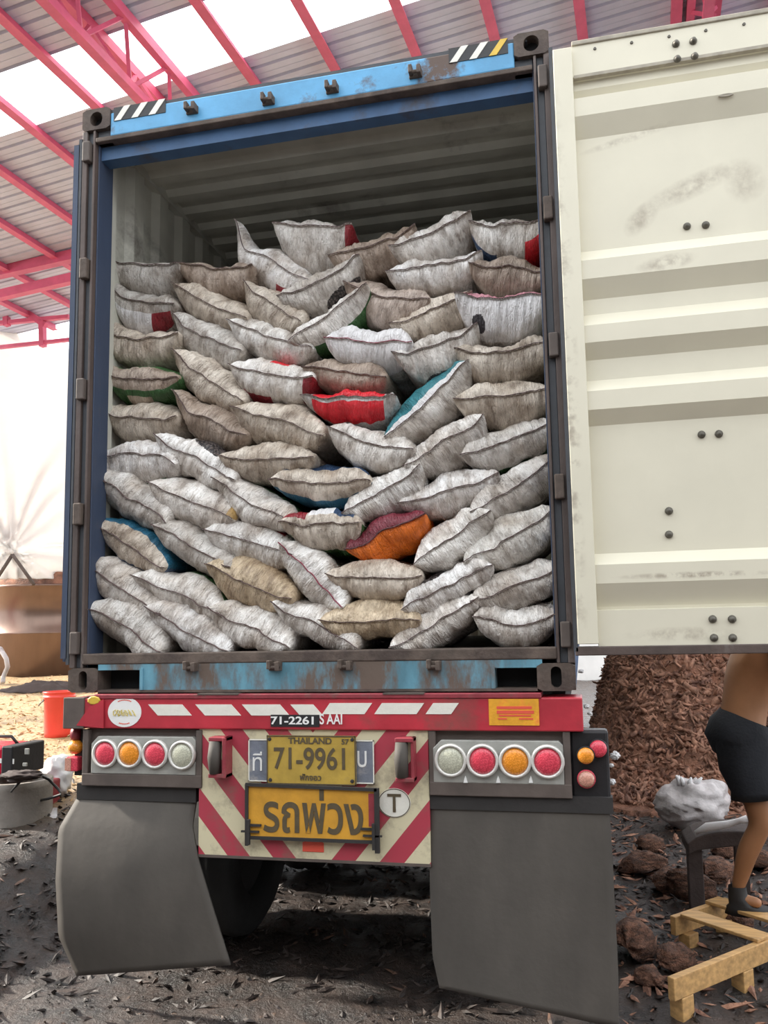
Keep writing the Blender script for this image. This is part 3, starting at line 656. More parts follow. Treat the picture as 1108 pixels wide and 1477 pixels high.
p = at(569, 1158, YC); tb_ = MB().lathe([(.074, 0), (.074, .003)], (p[0], YC, p[2]), 'Y', 36, 1., .85).build('oval_badge', M_whitestk, tra)
mb = MB(); nn = 36
mb.tube([(p[0]+.070*math.cos(2*PI*k/nn), YC-.0035, p[2]+.060*math.sin(2*PI*k/nn)) for k in range(nn+1)], .0018, 5); mb.build('badge_ring', M_brownlet, tb_)
text('T', .1, (p[0], YC-.0045, p[2]), M_brownlet, tb_, 'badge_lettering', w=.062, h=.078, bold=.001)
p = at(452, 1222, YC); MB().prism([(p[0]-.05, p[2]-.02), (p[0]+.05, p[2]-.02), (p[0]+.05, p[2]+.02), (p[0], p[2]+.045), (p[0]-.05, p[2]+.02)], YC-.004, YC).build('reflector', M_redlet, tra, bevel=.003)
# lamp boxes
def lampbox(fr, pl, lamps, rr, nt_clip):
    YL = -.02
    (x0, z1), (x1, z0) = (lambda a, b: ((a[0], a[2]), (b[0], b[2])))(at(fr[0], fr[1], YL), at(fr[2], fr[3], YL))
    z1 = min(z1, bz0); mb = MB(); mb.box(x0, x1, YL+.03, YL+.16, z0, z1); mb.box(x0, x1, YL-.005, YL+.03, z0, z0+.058); mb.box(x0, x0+.03, YL-.003, YL+.03, z0, z1); mb.box(x1-.03, x1, YL-.003, YL+.03, z0, z1)
    mb.build('lamp_box', M_brown, tra, bevel=.004)
    a, b = at(pl[0], pl[3], YL), at(pl[2], pl[1], YL); px0, px1, pz0, pz1 = a[0], b[0], a[2], b[2]; c_ = .035; poly = [(px0, pz0), (px1, pz0), (px1, pz1-c_*.5), (px1-c_*.5, pz1), (px0+c_, pz1), (px0, pz1-c_)]
    MB().prism(poly, YL-.006, YL+.03).build('lamp_panel', M_galv, tra, bevel=.003)
    for (px, py, mt, nm) in lamps:
        p = at(px, py, YL-.02); r_ = rr; y = YL-.006
        prof = [(r_, 0), (r_, .012), (r_*.95, .020), (r_*.84, .021), (r_*.78, .012), (r_*.78, .006)]
        o = MB().lathe(prof, (p[0], y, p[2]), 'Y', 36).build('tail_lamp', M_chrome, tra, smooth=True)
        MB().lathe([(r_*.79, .008), (r_*.77, .014), (r_*.6, .021), (r_*.35, .025), (r_*.1, .0265)], (p[0], y, p[2]), 'Y', 32).build('lens', mt, o, smooth=True)
    for px in nt_clip:
        p = at(px, fr[4], YL); MB().prism([(p[0]-.009, p[2]-.013), (p[0]+.009, p[2]-.013), (p[0]+.005, p[2]+.004), (p[0], p[2]+.016), (p[0]-.005, p[2]+.004)], YL-.012, YL-.004).build('panel_clip', M_whitelet, tra)
lampbox((120, 1052, 291, 1137, 1112), (132, 1063, 283, 1115), ((151, 1087, M_lr, 0), (186, 1087, M_lo, 0), (223, 1088, M_lr, 0), (262, 1089.5, M_lc, 0)), .068, ())
lampbox((618, 1052, 826, 1152, 1124), (626, 1069, 812, 1128), ((650, 1097, M_lc, 0), (696, 1097.5, M_lr, 0), (743, 1098.5, M_lo, 0), (790, 1099, M_lr, 0)), .071, (672, 719, 766))
# right end housing
a, b = at(826, 1162, .02), at(877, 1053, .02)
MB().box(a[0], b[0], .01, .1, a[2], b[2]).build('marker_housing', M_black, tra, bevel=.012)
def marker(px, py, r_, mt, dy=0., rim=M_black):
    p = at(px, py, -.01+dy); o = MB().lathe([(r_*1.12, 0), (r_*1.12, .02), (r_, .026), (r_, .01)], (p[0], .012+dy, p[2]), 'Y', 24).build('marker_lamp', rim, tra, smooth=True)
    MB().lathe([(r_, .01), (r_*.98, .028), (r_*.7, .036), (r_*.2, .040)], (p[0], .012+dy, p[2]), 'Y', 24).build('lens', mt, o, smooth=True)
marker(863, 1080, .036, M_lr); marker(845, 1090, .034, M_lo, -.022); marker(846, 1124, .034, M_lp, -.01, M_lr)
# left end marker lamps on a small stalk
a = at(117, 1115, .05); mb = MB(); mb.box(a[0]-.03, a[0]+.05, .04, .07, at(117, 1118, .05)[2], at(117, 1052, .05)[2]); mb.build('marker_bracket', M_chassis, tra)
p = at(107, 1058, .03); MB().tube([(p[0]+.03, .03, p[2]), (p[0]-.0, .03, p[2])], [.03, .034], 14).build('side_marker', M_maroon, tra, smooth=True)
p = at(109.5, 1077, .03); mb = MB(); mb.lathe([(.001, -.036), (.02, -.03), (.034, -.014), (.037, .0), (.034, .014), (.02, .03), (.001, .036)], (p[0], .03, p[2]), 'Z', 20); mb.build('side_marker', M_lo, tra, smooth=True)
p = at(109, 1101, .03); o = MB().box(p[0]-.034, p[0]+.03, .0, .06, p[2]-.034, p[2]+.034).build('side_marker', M_lr, tra, bevel=.006); MB().box(p[0]-.036, p[0]-.004, -.003, .003, p[2]-.03, p[2]+.03).build('lens', M_lp, o)
# mudflaps: curved rubber sheets
def flap(Lp, Rp, name, Y, bulge):
    """Lp, Rp: matching lists of pixels down the left and the right edge"""
    nu_, nv_ = 22, 30; vs = []
    for j in range(nv_+1):
        t = j/nv_*(len(Lp)-1); i = min(int(t), len(Lp)-2); f_ = t-i
        l = np.array(Lp[i])*(1-f_)+np.array(Lp[i+1])*f_; r_ = np.array(Rp[i])*(1-f_)+np.array(Rp[i+1])*f_
        for k in range(nu_+1):
            s_ = k/nu_; q = l*(1-s_)+r_*s_; yy = Y - bulge(s_, j/nv_); vs.append(at(q[0], q[1], yy))
    vs = np.array(vs); back = vs+np.array([0, .012, 0]); n_ = len(vs); I_ = np.arange(n_).reshape(nv_+1, nu_+1); fs = []
    for j in range(nv_):
        for k in range(nu_): a, b, c, d = I_[j, k], I_[j, k+1], I_[j+1, k+1], I_[j+1, k]; fs += [(d, c, b, a), (n_+a, n_+b, n_+c, n_+d)]
    ring = list(I_[0, :])+list(I_[1:, -1])+list(I_[-1, -2::-1])+list(I_[-2:0:-1, 0])
    fs += [(ring[i], ring[(i+1) % len(ring)], n_+ring[(i+1) % len(ring)], n_+ring[i]) for i in range(len(ring))]
    return link(name, np.vstack([vs, back]), fs, M_rubber, tra, True)
flap([(117, 1140), (84, 1196), (80, 1270), (84, 1350), (110, 1408)], [(284, 1148), (277, 1192), (285, 1238), (307, 1312), (332, 1392)], 'mudflap', .02, lambda s, t: .10*math.sin(PI*t*.9)*(1-.5*s)+.05*math.sin(PI*s)*t)
flap([(619, 1158), (619, 1230), (621, 1310), (624, 1380), (634, 1425)], [(879, 1160), (884, 1240), (888, 1320), (892, 1400), (893, 1484)], 'mudflap', .0, lambda s, t: .03*math.sin(PI*s*1.2)*t+.04*t)
# flap hangers and mudguard bars
a, b = at(116, 1148, .03), at(287, 1132, .03); MB().box(a[0], b[0], .0, .05, a[2]-.01, b[2]-.0).build('flap_hanger', M_chassis, tra)
a, b = at(619, 1166, .0), at(884, 1150, .0); MB().box(a[0], b[0], -.01, .05, a[2], b[2]).build('flap_hanger', M_chassis, tra)
# chassis rails, axles and wheels behind the flaps
for x in (-.45, .45):
    mb = MB(); mb.box(x-.06, x+.06, .05, 11.6, CB-.03, CB-.012); mb.box(x-.012, x+.012, .05, 11.6, CB-.42, CB-.02); mb.box(x-.06, x+.06, .05, 11.6, CB-.44, CB-.42); mb.build('chassis_rail', M_chassis, tra)
for yy in (.9, 2.15):
    o = MB().tube([(-.95, yy, .50), (.95, yy, .50)], .07, 14).build('axle', M_chassis, tra, smooth=True)
    for x in (-.72, -1.04, .72, 1.04):
        w_ = .13; prof = [(.29, -w_), (.44, -w_), (.49, -w_*.75), (.50, -w_*.3), (.485, 0), (.50, w_*.3), (.49, w_*.75), (.44, w_), (.29, w_)]; mb = MB(); n_ = 36; vs = []
        for r_, h in prof:
            for k in range(n_): vs.append((x+h, yy+r_*math.cos(2*PI*k/n_), .515+r_*math.sin(2*PI*k/n_)))
        q = len(prof); fs = [(i*n_+k, i*n_+(k+1) % n_, ((i+1) % q)*n_+(k+1) % n_, ((i+1) % q)*n_+k) for i in range(q) for k in range(n_)]; mb.add(vs, fs); tyre = mb.build('wheel', M_tyre, tra, smooth=True)
        MB().tube([(x-.05, yy, .515), (x+.05, yy, .515)], .295, 24).build('rim', M_chassis, tyre)
MB().box(-1.0, 1.0, 3.3, 3.9, .24, CB-.16).build('under_light_block', M_chassis, tra, bevel=.01)  # added dark box, stops light and view through under the trailer
for yy in (.35, 1.5, 2.9, 5, 7.5, 10): MB().box(-.95, .95, yy-.05, yy+.05, CB-.2, CB-.02).build('cross_beam', M_chassis, tra)
for x in (-1.14, 1.14): MB().box(x-.03, x+.03, .17, 11.5, CB-.16, CB-.004).build('side_rail', M_chassis, tra)
MB().box(-.55, .55, .10, .13, .72, CB-.03).build('rear_bulkhead', M_chassis, tra)
for x in (-.5, .5): MB().box(x-.05, x+.05, 8.2, 8.3, -.02, CB-.43).build('landing_leg', M_chassis, tra)
# mudguards
for x0, x1 in ((-1.23, -.56), (.56, 1.23)):
    mb = MB()
    for k in range(14):
        a0_, a1_ = PI*(.08+.84*k/14), PI*(.08+.84*(k+1)/14)
        c0 = (1.53-1.35*math.cos(a0_), .5+.62*math.sin(a0_)); c1 = (1.53-1.35*math.cos(a1_), .5+.62*math.sin(a1_)); mb.hexa([(x0, c0[0], c0[1]), (x1, c0[0], c0[1]), (x1, c1[0], c1[1]), (x0, c1[0], c1[1]), (x0, c0[0], c0[1]+.006), (x1, c0[0], c0[1]+.006), (x1, c1[0], c1[1]+.006), (x0, c1[0], c1[1]+.006)])
    mb.build('mudguard', M_chassis, tra)

# ================================================================== SACKS
def make_sack(root, W, T, L, seed, so=0., cl=0., cr=0., bend=0., prints=(), tint=(.6, .58, .55), stitch=None, rough=1.):
    """filled woven sack: sewn mouth towards -Y (local), width on X; so shifts the seam up (+) or down (-)"""
    NF, NM, NBK, NU = 16, 4, 6, 64
    if any(p[5] in ('gran', 'black') for p in prints): NF, NU = 34, 150
    R_ = min(.15, .80*T)
    t = np.linspace(-1, 1, NU+1); u = np.sin(t*PI/2)*.35+t*.65
    au = np.abs(u); hu = np.clip(1-au**2.6, 0, 1)**.56
    Ru = R_*(.16+.84*hu)
    rows = [(k/NF, 0) for k in range(NF+1)]+[(k/(NM+1), 1) for k in range(1, NM+1)]+[(1-k/NBK, 2) for k in range(NBK+1)]
    zc = bend*(u**2-.35)*T + .020*fbm(u*1.6, 0*u, seed, 2) + .006*fbm(u*6, 0*u, seed+3, 2) + cl*sst(-.5, -1, u)*T*.42 + cr*sst(.5, 1, u)*T*.42
    ear = (sst(.6, 1, au)*.03)
    V_ = {}; nr = len(rows)
    out = []
    for sg in (1, -1):
        H = T*(.5-.30*so*sg) ; grid = np.zeros((nr, NU+1, 3))
        for j, (q, z_) in enumerate(rows):
            if z_ == 0:
                ph = q*PI/2; y = Ru*(1-math.cos(ph)); hf = math.sin(ph)**.85; ny = -math.cos(ph); nz = math.sin(ph)
            elif z_ == 1: y = Ru+(L-Ru-.1)*q; hf = 1.; ny = 0; nz = 1
            else:
                ph = q*PI/2; y = L-.1*(1-math.cos(ph)); hf = math.sin(ph); ny = math.cos(ph); nz = math.sin(ph)
            d = y; wf = 1-.055*sst(0, .12, d)
            x = u*W/2*wf
            h = H*hu*hf
            # creases running away from the seam, and soft dents
            sk = math.sin(seed*1.7)*2.2
            cr1 = 1-np.abs(vn(x*34+sk*y*4+seed, y*3+seed*3.1*sg, seed)); cr2 = 1-np.abs(vn(x*78+sk*y*8, y*6+sg*9, seed+5))
            dn = fbm(x*6.5+sg*31, y*6+seed, seed+2, 3)
            amp = np.exp(-y/.13)*sst(0, .25, hf)
            ds = rough*((cr1-.6)*.012+(cr2-.6)*.0045)*amp + dn*.036*min(1, hf*1.4)*hu - .012*rough*np.clip(vn(x*13+y*20*math.cos(seed), y*9, seed+8)-.35, 0, 1)*hf
            ds = ds*np.clip(hu*2.2, 0, 1)*(0 if (z_ == 2 and q == 0) else 1)
            dec = np.exp(-(y/.16)**2)
            grid[j, :, 0] = x; grid[j, :, 1] = y - ear*(1-hf) + ds*ny
            grid[j, :, 2] = zc*(.25+.75*dec) + sg*(h + ds*max(nz, .12 if 0 < q else 0)) + .30*so*T*dec*0
        out.append(grid)
    top, bot = out
    bot[0] = top[0]; bot[-1] = top[-1]; bot[:, 0] = top[:, 0]; bot[:, -1] = top[:, -1]
    n1 = nr*(NU+1); It = np.arange(n1).reshape(nr, NU+1); Ib = It.copy(); vs = [top.reshape(-1, 3)]
    inner = np.arange((nr-2)*(NU-1)).reshape(nr-2, NU-1)+n1; Ib[1:-1, 1:-1] = inner; vs.append(bot[1:-1, 1:-1].reshape(-1, 3))
    V = np.vstack(vs); F = []; MI = []
    names = ['base']
    def slot(k):
        if k not in names: names.append(k)
        return names.index(k)
    for sg, I_ in ((1, It), (-1, Ib)):
        q = np.stack([I_[:-1, :-1], I_[:-1, 1:], I_[1:, 1:], I_[1:, :-1]], -1)
        mi = np.zeros(q.shape[:2], int); jj, ii = np.meshgrid(np.arange(nr-1), np.arange(NU), indexing='ij'); uc = (u[ii]+u[ii+1])/2; rc = jj/NF
        for (side, u0, u1, r0, r1, key) in prints:
            if side != ('T' if sg > 0 else 'B'): continue
            if key == 'granule' or key == 'gran' or key == 'black':
                e = ((uc-(u0+u1)/2)/((u1-u0)/2))**2+((rc-(r0+r1)/2)/((r1-r0)/2))**2 < 1; mi[e] = slot(key)
            else: mi[(uc > u0) & (uc < u1) & (rc >= r0) & (rc < r1)] = slot(key)
        q = q.reshape(-1, 4); F.append(q if sg > 0 else q[:, ::-1]); MI.append(mi.ravel())
    F = np.vstack(F); MI = np.concatenate(MI)
    me = bpy.data.meshes.new('sack_body'); me.from_pydata(V.tolist(), [], F.tolist())
    for k in names: me.materials.append(FAB[k])
    me.polygons.foreach_set('material_index', MI.astype(np.int32)); me.polygons.foreach_set('use_smooth', [True]*len(me.polygons)); me.update()
    b = bpy.data.objects.new('sack_body', me); COL.objects.link(b); b.parent = root; b.color = (*tint, 1)
    # hem flap beyond the seam, and the stitching
    def strip(yo, zo, ht, dp, wavy):
        pts = np.stack([u*W/2*1.0, top[0, :, 1]+yo, zc+zo], 1); n = len(u); vs = []
        for k, p in enumerate(pts):
            ww = dp*(1+.35*math.sin(k*1.9+seed)) if wavy else dp
            vs += [(p[0], p[1]-ww, p[2]-ht/2), (p[0], p[1]+.008, p[2]-ht/2), (p[0], p[1]+.008, p[2]+ht/2), (p[0], p[1]-ww, p[2]+ht/2)]
        fs = [(k*4+a, k*4+(a+1) % 4, k*4+4+(a+1) % 4, k*4+4+a) for k in range(n-1) for a in range(4)]+[(3, 2, 1, 0), tuple((n-1)*4+a for a in range(4))]
        return vs, fs
    vs, fs = strip(0, 0, .004, .009, True); h = link('hem', vs, fs, [FAB['base']], root, True, local=True); h.color = tuple(c*.95 for c in tint)+(1,)
    vs, fs = strip(-.0085, .0022, .0036, .0026, True); link('stitching', vs, fs, [stitch or M_stitch], root, True, local=True)
    return b

WH, GW, GR, BG, BR, LG = (.97, .965, .95), (.93, .91, .88), (.68, .66, .63), (.76, .69, .60), (.52, .43, .36), (.82, .80, .77)
# (px, py, width px, height px, tilt deg, tint, seam shift, left ear, right ear, bend, prints, label, stitch)
def ord_(n): return ['', 'lowest', 'second', 'third', 'fourth', 'fifth', 'sixth', 'seventh', 'eighth', 'ninth', 'topmost'][n]
def col(n, what, where):
    if n == 1: return '%s, lowest sack %s' % (what, where)
    if n == 10: return '%s, topmost sack %s' % (what, where)
    return '%s, %s sack up %s' % (what, ord_(n), where)
LW, SC_, TC, RW = 'against left container wall', 'in second column from left', 'in third column from left', 'against right container post'
S = [
 (218, 404, 100, 46, -3, GR, .9, .2, .1, 0, (), col(10, 'grey speckled woven sack', LW)),
 (214, 450, 98, 60, -8, GR, .45, .5, 0, 0, (('B', -.9, .85, .18, .8, 'white'), ('B', .30, .85, .15, .85, 'dred'), ('B', -.9, .28, .8, 1.2, 'blue')), col(9, 'sack with red print block', LW)),
 (211, 502, 113, 58, -3, BG, .5, .7, .2, 0, (), col(8, 'beige sack with pointed ear', LW)),
 (211, 556, 116, 54, -3, BR, .3, .5, .1, 0, (('B', -1, 1, .25, 1.3, 'green'), ('B', -.35, .3, .42, .82, 'beige'), ('T', -1, 1, .55, 1.3, 'green')), col(7, 'green banded sack', LW)),
 (209, 608, 116, 60, -4, BG, .1, .2, 0, .1, (), col(6, 'beige brown sack', LW)),
 (206, 669, 121, 66, -4, WH, .3, 0, -.2, -.15, (('B', .05, .65, .62, 1.2, 'green'),), col(5, 'pale sack with green patch below', LW)),
 (199, 722, 128, 62, -35, LG, .1, 0, 0, 0, (), col(4, 'plain light grey sack sloping down', LW)),
 (198, 790, 124, 60, -30, BG, 0, 0, 0, 0, (('T', -1, 1, .38, 1.3, 'dteal'), ('B', -1, 1, .38, 1.3, 'blue')), col(3, 'blue sack with beige centre band', LW)),
 (190, 849, 136, 66, -34, GW, 0, 0, 0, 0, (), col(2, 'long dusty white sack', LW)),
 (192, 908, 126, 72, -30, LG, 0, 0, 0, 0, (), col(1, 'plump grey white sack', LW)),
 (320, 409, 104, 50, -2, BR, .9, .1, .1, 0, (), col(10, 'brown flat sack', SC_)),
 (312, 449, 116, 54, -22, BG, .1, .2, 0, 0, (), col(9, 'pinkish beige sack', SC_)),
 (306, 499, 110, 64, -22, GR, .2, .4, 0, 0, (), col(8, 'grey blotched sack', SC_)),
 (308, 556, 122, 62, -37, BG, .1, .2, .2, 0, (), col(7, 'steeply tilted beige sack', SC_)),
 (310, 614, 120, 60, -22, BR, .1, .7, 0, 0, (), col(6, 'crumpled brownish sack', SC_)),
 (292, 669, 128, 58, -27, WH, .1, .2, 0, 0, (('T', -.35, .75, .30, 1.1, 'gran'), ('B', .1, .9, .75, 1.2, 'gran')), col(5, 'white sack with granule print', SC_)),
 (286, 731, 128, 62, -22, GW, .1, .1, 0, 0, (('T', .82, 1, 0, 1, 'ochre'),), col(4, 'white sack with ochre tip', SC_)),
 (288, 792, 124, 58, -28, GR, .1, 0, 0, 0, (), col(3, 'dark grey streaky sack', SC_)),
 (267, 860, 134, 58, -22, GW, 0, .1, 0, 0, (('T', -.2, 1, .8, 1.4, 'green'),), col(2, 'pale sack with green underside', SC_)),
 (282, 909, 130, 64, -26, WH, 0, .1, 0, 0, (), col(1, 'white ribbed sack', SC_)),
 (394, 390, 132, 56, -26, WH, .35, 1.2, 0, 0, (('B', .35, .75, .35, .75, 'dred'),), col(10, 'white sack with upturned ear', TC)),
 (400, 450, 98, 60, -36, BG, .1, 0, 0, 0, (), col(9, 'short beige sack', TC)),
 (397, 496, 124, 48, -17, GW, .1, .2, .2, 0, (), col(8, 'thin white sack', TC)),
 (400, 550, 118, 64, -8, GW, .2, .1, 0, 0, (('T', -.15, .30, .35, 1.0, 'red'), ('B', -.7, -.05, .55, 1.3, 'dred'), ('B', .75, 1, .0, 1.2, 'dred')), col(7, 'white sack with dark red patches', TC)),
 (410, 615, 136, 68, -17, BG, .1, .1, 0, 0, (), col(6, 'large beige olive sack', TC)),
 (394, 667, 134, 54, -3, BG, 0, .1, 0, 0, (), col(5, 'level beige sack', TC)),
 (374, 728, 128, 58, -31, GW, 0, .1, 0, 0, (('T', -.6, 1, .9, 1.4, 'green'),), col(4, 'pale ribbed sack', TC)),
 (369, 786, 128, 66, -17, WH, .1, 0, 0, 0, (('T', -.7, .6, .62, 1.3, 'dred'), ('B', -.8, .1, .55, 1.2, 'dred')), col(3, 'white sack with dark red trim', TC)),
 (369, 845, 130, 66, -21, (.66, .54, .38), 0, .1, 0, 0, (), col(2, 'ochre stained sack', TC)),
 (370, 907, 126, 70, -24, GW, 0, .1, 0, 0, (), col(1, 'pale pinkish sack', TC)),
 (735, 351, 110, 58, 3, LG, .95, .1, .1, 0, (('B', -.95, -.3, .50, 1.0, 'blue'), ('B', .45, .95, .30, 1.15, 'red')), col(10, 'white sack with blue and red blocks', RW)),
 (736, 402, 112, 52, -5, BR, .2, 0, .1, 0, (), col(9, 'brown stained sack', RW)),
 (727, 458, 136, 66, 0, (.92, .92, .93), .95, .2, 0, 0, (('B', -1, 1, .0, .8, 'white'), ('B', -.62, -.34, .22, .62, 'black'), ('T', -1, 1, 0, .5, 'pink')), col(8, 'bright white sack with black blotch', RW)),
 (729, 521, 136, 62, 5, BG, .45, .2, 0, 0, (), col(7, 'beige sack with level seam', RW)),
 (730, 580, 140, 64, 10, BG, .15, .1, 0, 0, (), col(6, 'brown speckled sack', RW)),
 (735, 641, 138, 62, 22, LG, .0, .1, 0, 0, (('B', -.5, .9, .70, 1.3, 'green'),), col(5, 'pale sack with green streak below', RW)),
 (745, 703, 146, 66, 36, GW, 0, .1, 0, 0, (), col(4, 'steep white sack', RW)),
 (739, 780, 146, 70, 27, GW, 0, .1, .2, 0, (), col(3, 'large white grey sack', RW)),
 (748, 845, 136, 66, 25, LG, 0, .1, 0, 0, (), col(2, 'grey mottled sack', RW)),
 (749, 902, 122, 68, 3, GW, .3, 0, 0, .2, (), col(1, 'very wrinkled white sack', RW)),
 (457, 359, 110, 66, 0, LG, .95, .1, .1, 0, (('B', .80, 1, .0, 1.2, 'dred'),), 'grey white sack with red edge at top of the pile, left of centre'),
 (470, 416, 126, 52, 22, LG, .2, 0, .3, 0, (('B', -.1, .85, .35, 1.2, 'gran'),), 'white sack with dark granule print under the red edged top sack'),
 (484, 465, 134, 44, 34, GW, .2, 0, .1, 0, (('B', -1, 1, .62, 1.3, 'green'),), 'narrow white sack with green underside tilting up right'),
 (505, 545, 118, 54, -7, BR, 0, 0, 0, 0, (), 'pinkish brown sack directly above the bright red sack'),
 (510, 590, 132, 46, 0, (.85, .85, .86), .75, .5, .5, -.2, (('B', -.78, .72, .03, .80, 'red'), ('T', -.78, .72, .0, 1, 'red')), 'bright red sack with white ears in the middle of the pile'),
 (540, 647, 124, 60, -12, LG, .3, .1, 0, 0, (), 'pale sack directly below the bright red sack'),
 (470, 701, 142, 60, 0, BG, .05, .1, .1, 0, (('T', -.8, .9, .45, 1.3, 'blue'), ('B', -1, 1, .40, 1.3, 'dteal')), 'blue and teal sack with beige middle band, left of centre'),
 (470, 768, 112, 62, 2, BG, .3, .3, 0, 0, (('T', -.95, -.4, .2, 1.2, 'dred'), ('T', -.35, .3, .3, 1.3, 'white'), ('T', .3, .8, .3, 1.3, 'blue'), ('B', -1, 1, .75, 1.3, 'green')), 'wrinkled beige sack left of the orange and maroon sack'),
 (458, 832, 126, 66, -44, WH, 0, 0, 0, 0, (), 'white ribbed sack sloping steeply, third from floor left of centre', M_stitchr),
 (463, 903, 136, 62, -28, GW, 0, .1, 0, 0, (), 'grey white sack on the floor left of the cream sack'),
 (545, 368, 128, 56, 17, BR, .4, 0, .2, 0, (), 'brown sack in the top row right of the red edged sack'),
 (562, 439, 122, 62, -12, (.62, .53, .47), .2, .2, 0, 0, (), 'pinkish bulging sack above the maroon seamed sack'),
 (538, 504, 122, 66, -2, (.9, .9, .9), .15, 0, 0, 0, (('T', -1, 1, 0, 1.5, 'white'), ('B', -1, 1, 0, .9, 'white')), 'clean white sack with maroon seam in the centre', M_stitchr),
 (622, 585, 158, 62, 44, LG, 0, 0, 0, 0, (('T', -1, 1, .14, 1.3, 'teal'), ('T', -1, 1, 0, .14, 'white')), 'teal topped sack leaning steeply right of the red sack'),
 (558, 712, 128, 60, 33, WH, 0, 0, 0, 0, (), 'white sack above the orange and maroon sack'),
 (563, 771, 122, 60, 26, (.35, .05, .07), 0, 0, 0, 0, (('T', -1, 1, 0, 1.5, 'maroon'), ('B', -1, 1, 0, 1.1, 'orange')), 'orange sack with maroon top, low in the centre of the pile'),
 (547, 838, 134, 60, 1, BG, .05, .1, .1, 0, (('T', -.8, -.3, .8, 1.4, 'green'),), 'beige sack directly below the orange and maroon sack'),
 (541, 895, 140, 60, 0, (.86, .73, .54), -.1, .1, .1, 0, (), 'cream yellow sack on the floor in the centre'),
 (628, 352, 124, 56, 24, GW, .35, .1, .1, 0, (), 'folded grey white sack standing highest, right of centre'),
 (632, 399, 136, 54, 10, WH, .3, .1, .2, 0, (), 'white sack second from the top, right of centre'),
 (628, 459, 124, 50, 22, BG, .1, .1, .1, 0, (), 'thin beige sack left of the bright white sack'),
 (637, 513, 126, 64, 20, LG, .5, .1, .2, 0, (('B', -.55, .75, .45, 1.3, 'gran'),), 'grey white sack with granule print above the teal sack'),
 (645, 643, 132, 60, 32, GW, 0, 0, .1, 0, (), 'pale sack pointing up right below the teal topped sack'),
 (652, 710, 146, 58, 14, WH, -.1, 0, .2, 0, (), 'white sack nearly level, right of the centre, fourth from floor'),
 (658, 780, 130, 68, 35, GW, 0, 0, 0, 0, (), 'plump white sack immediately right of the orange and maroon sack'),
 (649, 847, 140, 54, 27, WH, 0, 0, 0, 0, (('T', -.7, .1, .40, 1.3, 'gran'), ('B', -.2, .9, .45, 1.3, 'gran')), 'white sack with granule print low right of centre'),
 (632, 898, 142, 54, 32, GW, -.05, .1, .1, 0, (), 'long pale sack on the floor right of the cream sack'),
]
for k, s in enumerate(S):
    px, py, wpx, hpx, ang, tint, so, cl, cr, bend, prints, label = s[:12]; st_ = s[12] if len(s) > 12 else None
    a = math.radians(ang); zest = at(px, py, .2)[2]; Yf = .05+.16*max(0, zest-1.75)+random.uniform(-.02, .02)
    if py > 860: Yf = max(Yf, .06)
    dx, dy = math.cos(a)*wpx/2, -math.sin(a)*wpx/2
    A_, B_ = at(px-dx, py-dy, Yf+.075), at(px+dx, py+dy, Yf+.075); c = (A_+B_)/2; W_ = float(np.linalg.norm(B_-A_)); ang3 = math.atan2(B_[2]-A_[2], B_[0]-A_[0])
    hx, hy = math.sin(a)*hpx/2, math.cos(a)*hpx/2; C_, D_ = at(px-hx, py-hy, Yf+.06), at(px+hx, py+hy, Yf+.06); T_ = float(np.linalg.norm(C_-D_))*1.04
    shift = so*.30*T_                                       # the seam stands above the middle of the sack
    pos = (c[0]-math.sin(ang3)*shift, Yf, c[2]+math.cos(ang3)*shift)
    root = empty('woven_sack', pos, label, 'sack', 'woven sacks stacked in the container'); root.rotation_euler = (0, -ang3, 0)
    jit = random.uniform(.92, 1.06); tint = tuple(min(.95, x*jit) for x in tint)
    make_sack(root, W_*1.02, T_, .60+random.uniform(-.03, .03), k*7+3, so, cl, cr, bend, prints, tint, st_, 1.5 if 'wrinkled' in label else 1.)

# ================================================================== LEFT BANK: tank, tarpaulin, pail, generator, concrete ring, bags
def gz(x, y): return float(ground_full(np.array([x]), np.array([y]))[0])
def drop(px, py, it=40):                                   # where the ray through a pixel meets the ground
    d = ray(px, py); t = 2.; 
    for k in range(4000):
        q = CAM+d*t
        if q[2] < gz(q[0], q[1]): return q
        t += .01
    return q
# tank
TY = 9.0; c = at(34, 978, TY); tz0 = c[2]-.06; tz1 = at(34, 843, TY)[2]; tr_ = 1.55; tc_ = (c[0]-.15, TY+tr_-.1)
mb = MB(); prof = [(tr_, 0), (tr_, (tz1-tz0)*.48), (tr_+.012, (tz1-tz0)*.485), (tr_+.012, (tz1-tz0)*.50), (tr_, (tz1-tz0)*.505), (tr_, tz1-tz0-.06), (tr_+.03, tz1-tz0-.055), (tr_+.03, tz1-tz0), (tr_-.03, tz1-tz0)]
mb.lathe(prof, (tc_[0], tc_[1], tz0), 'Z', 72); tag(mb.build('storage_tank', M_tank, smooth=True, bevel=0), 'wide brown metal tank under the white tarpaulin at left', 'tank')
MB().lathe([(tr_*.97, -.3), (tr_*.96, 0), (tr_*.8, .35), (tr_*.5, .68), (tr_*.2, .85), (.01, .9)], (tc_[0], tc_[1], tz1), 'Z', 40).build('backlight_mound', M_coir, bpy.data.objects['storage_tank'], smooth=True)  # added mound, keeps backlight off the lower part of the tarpaulin
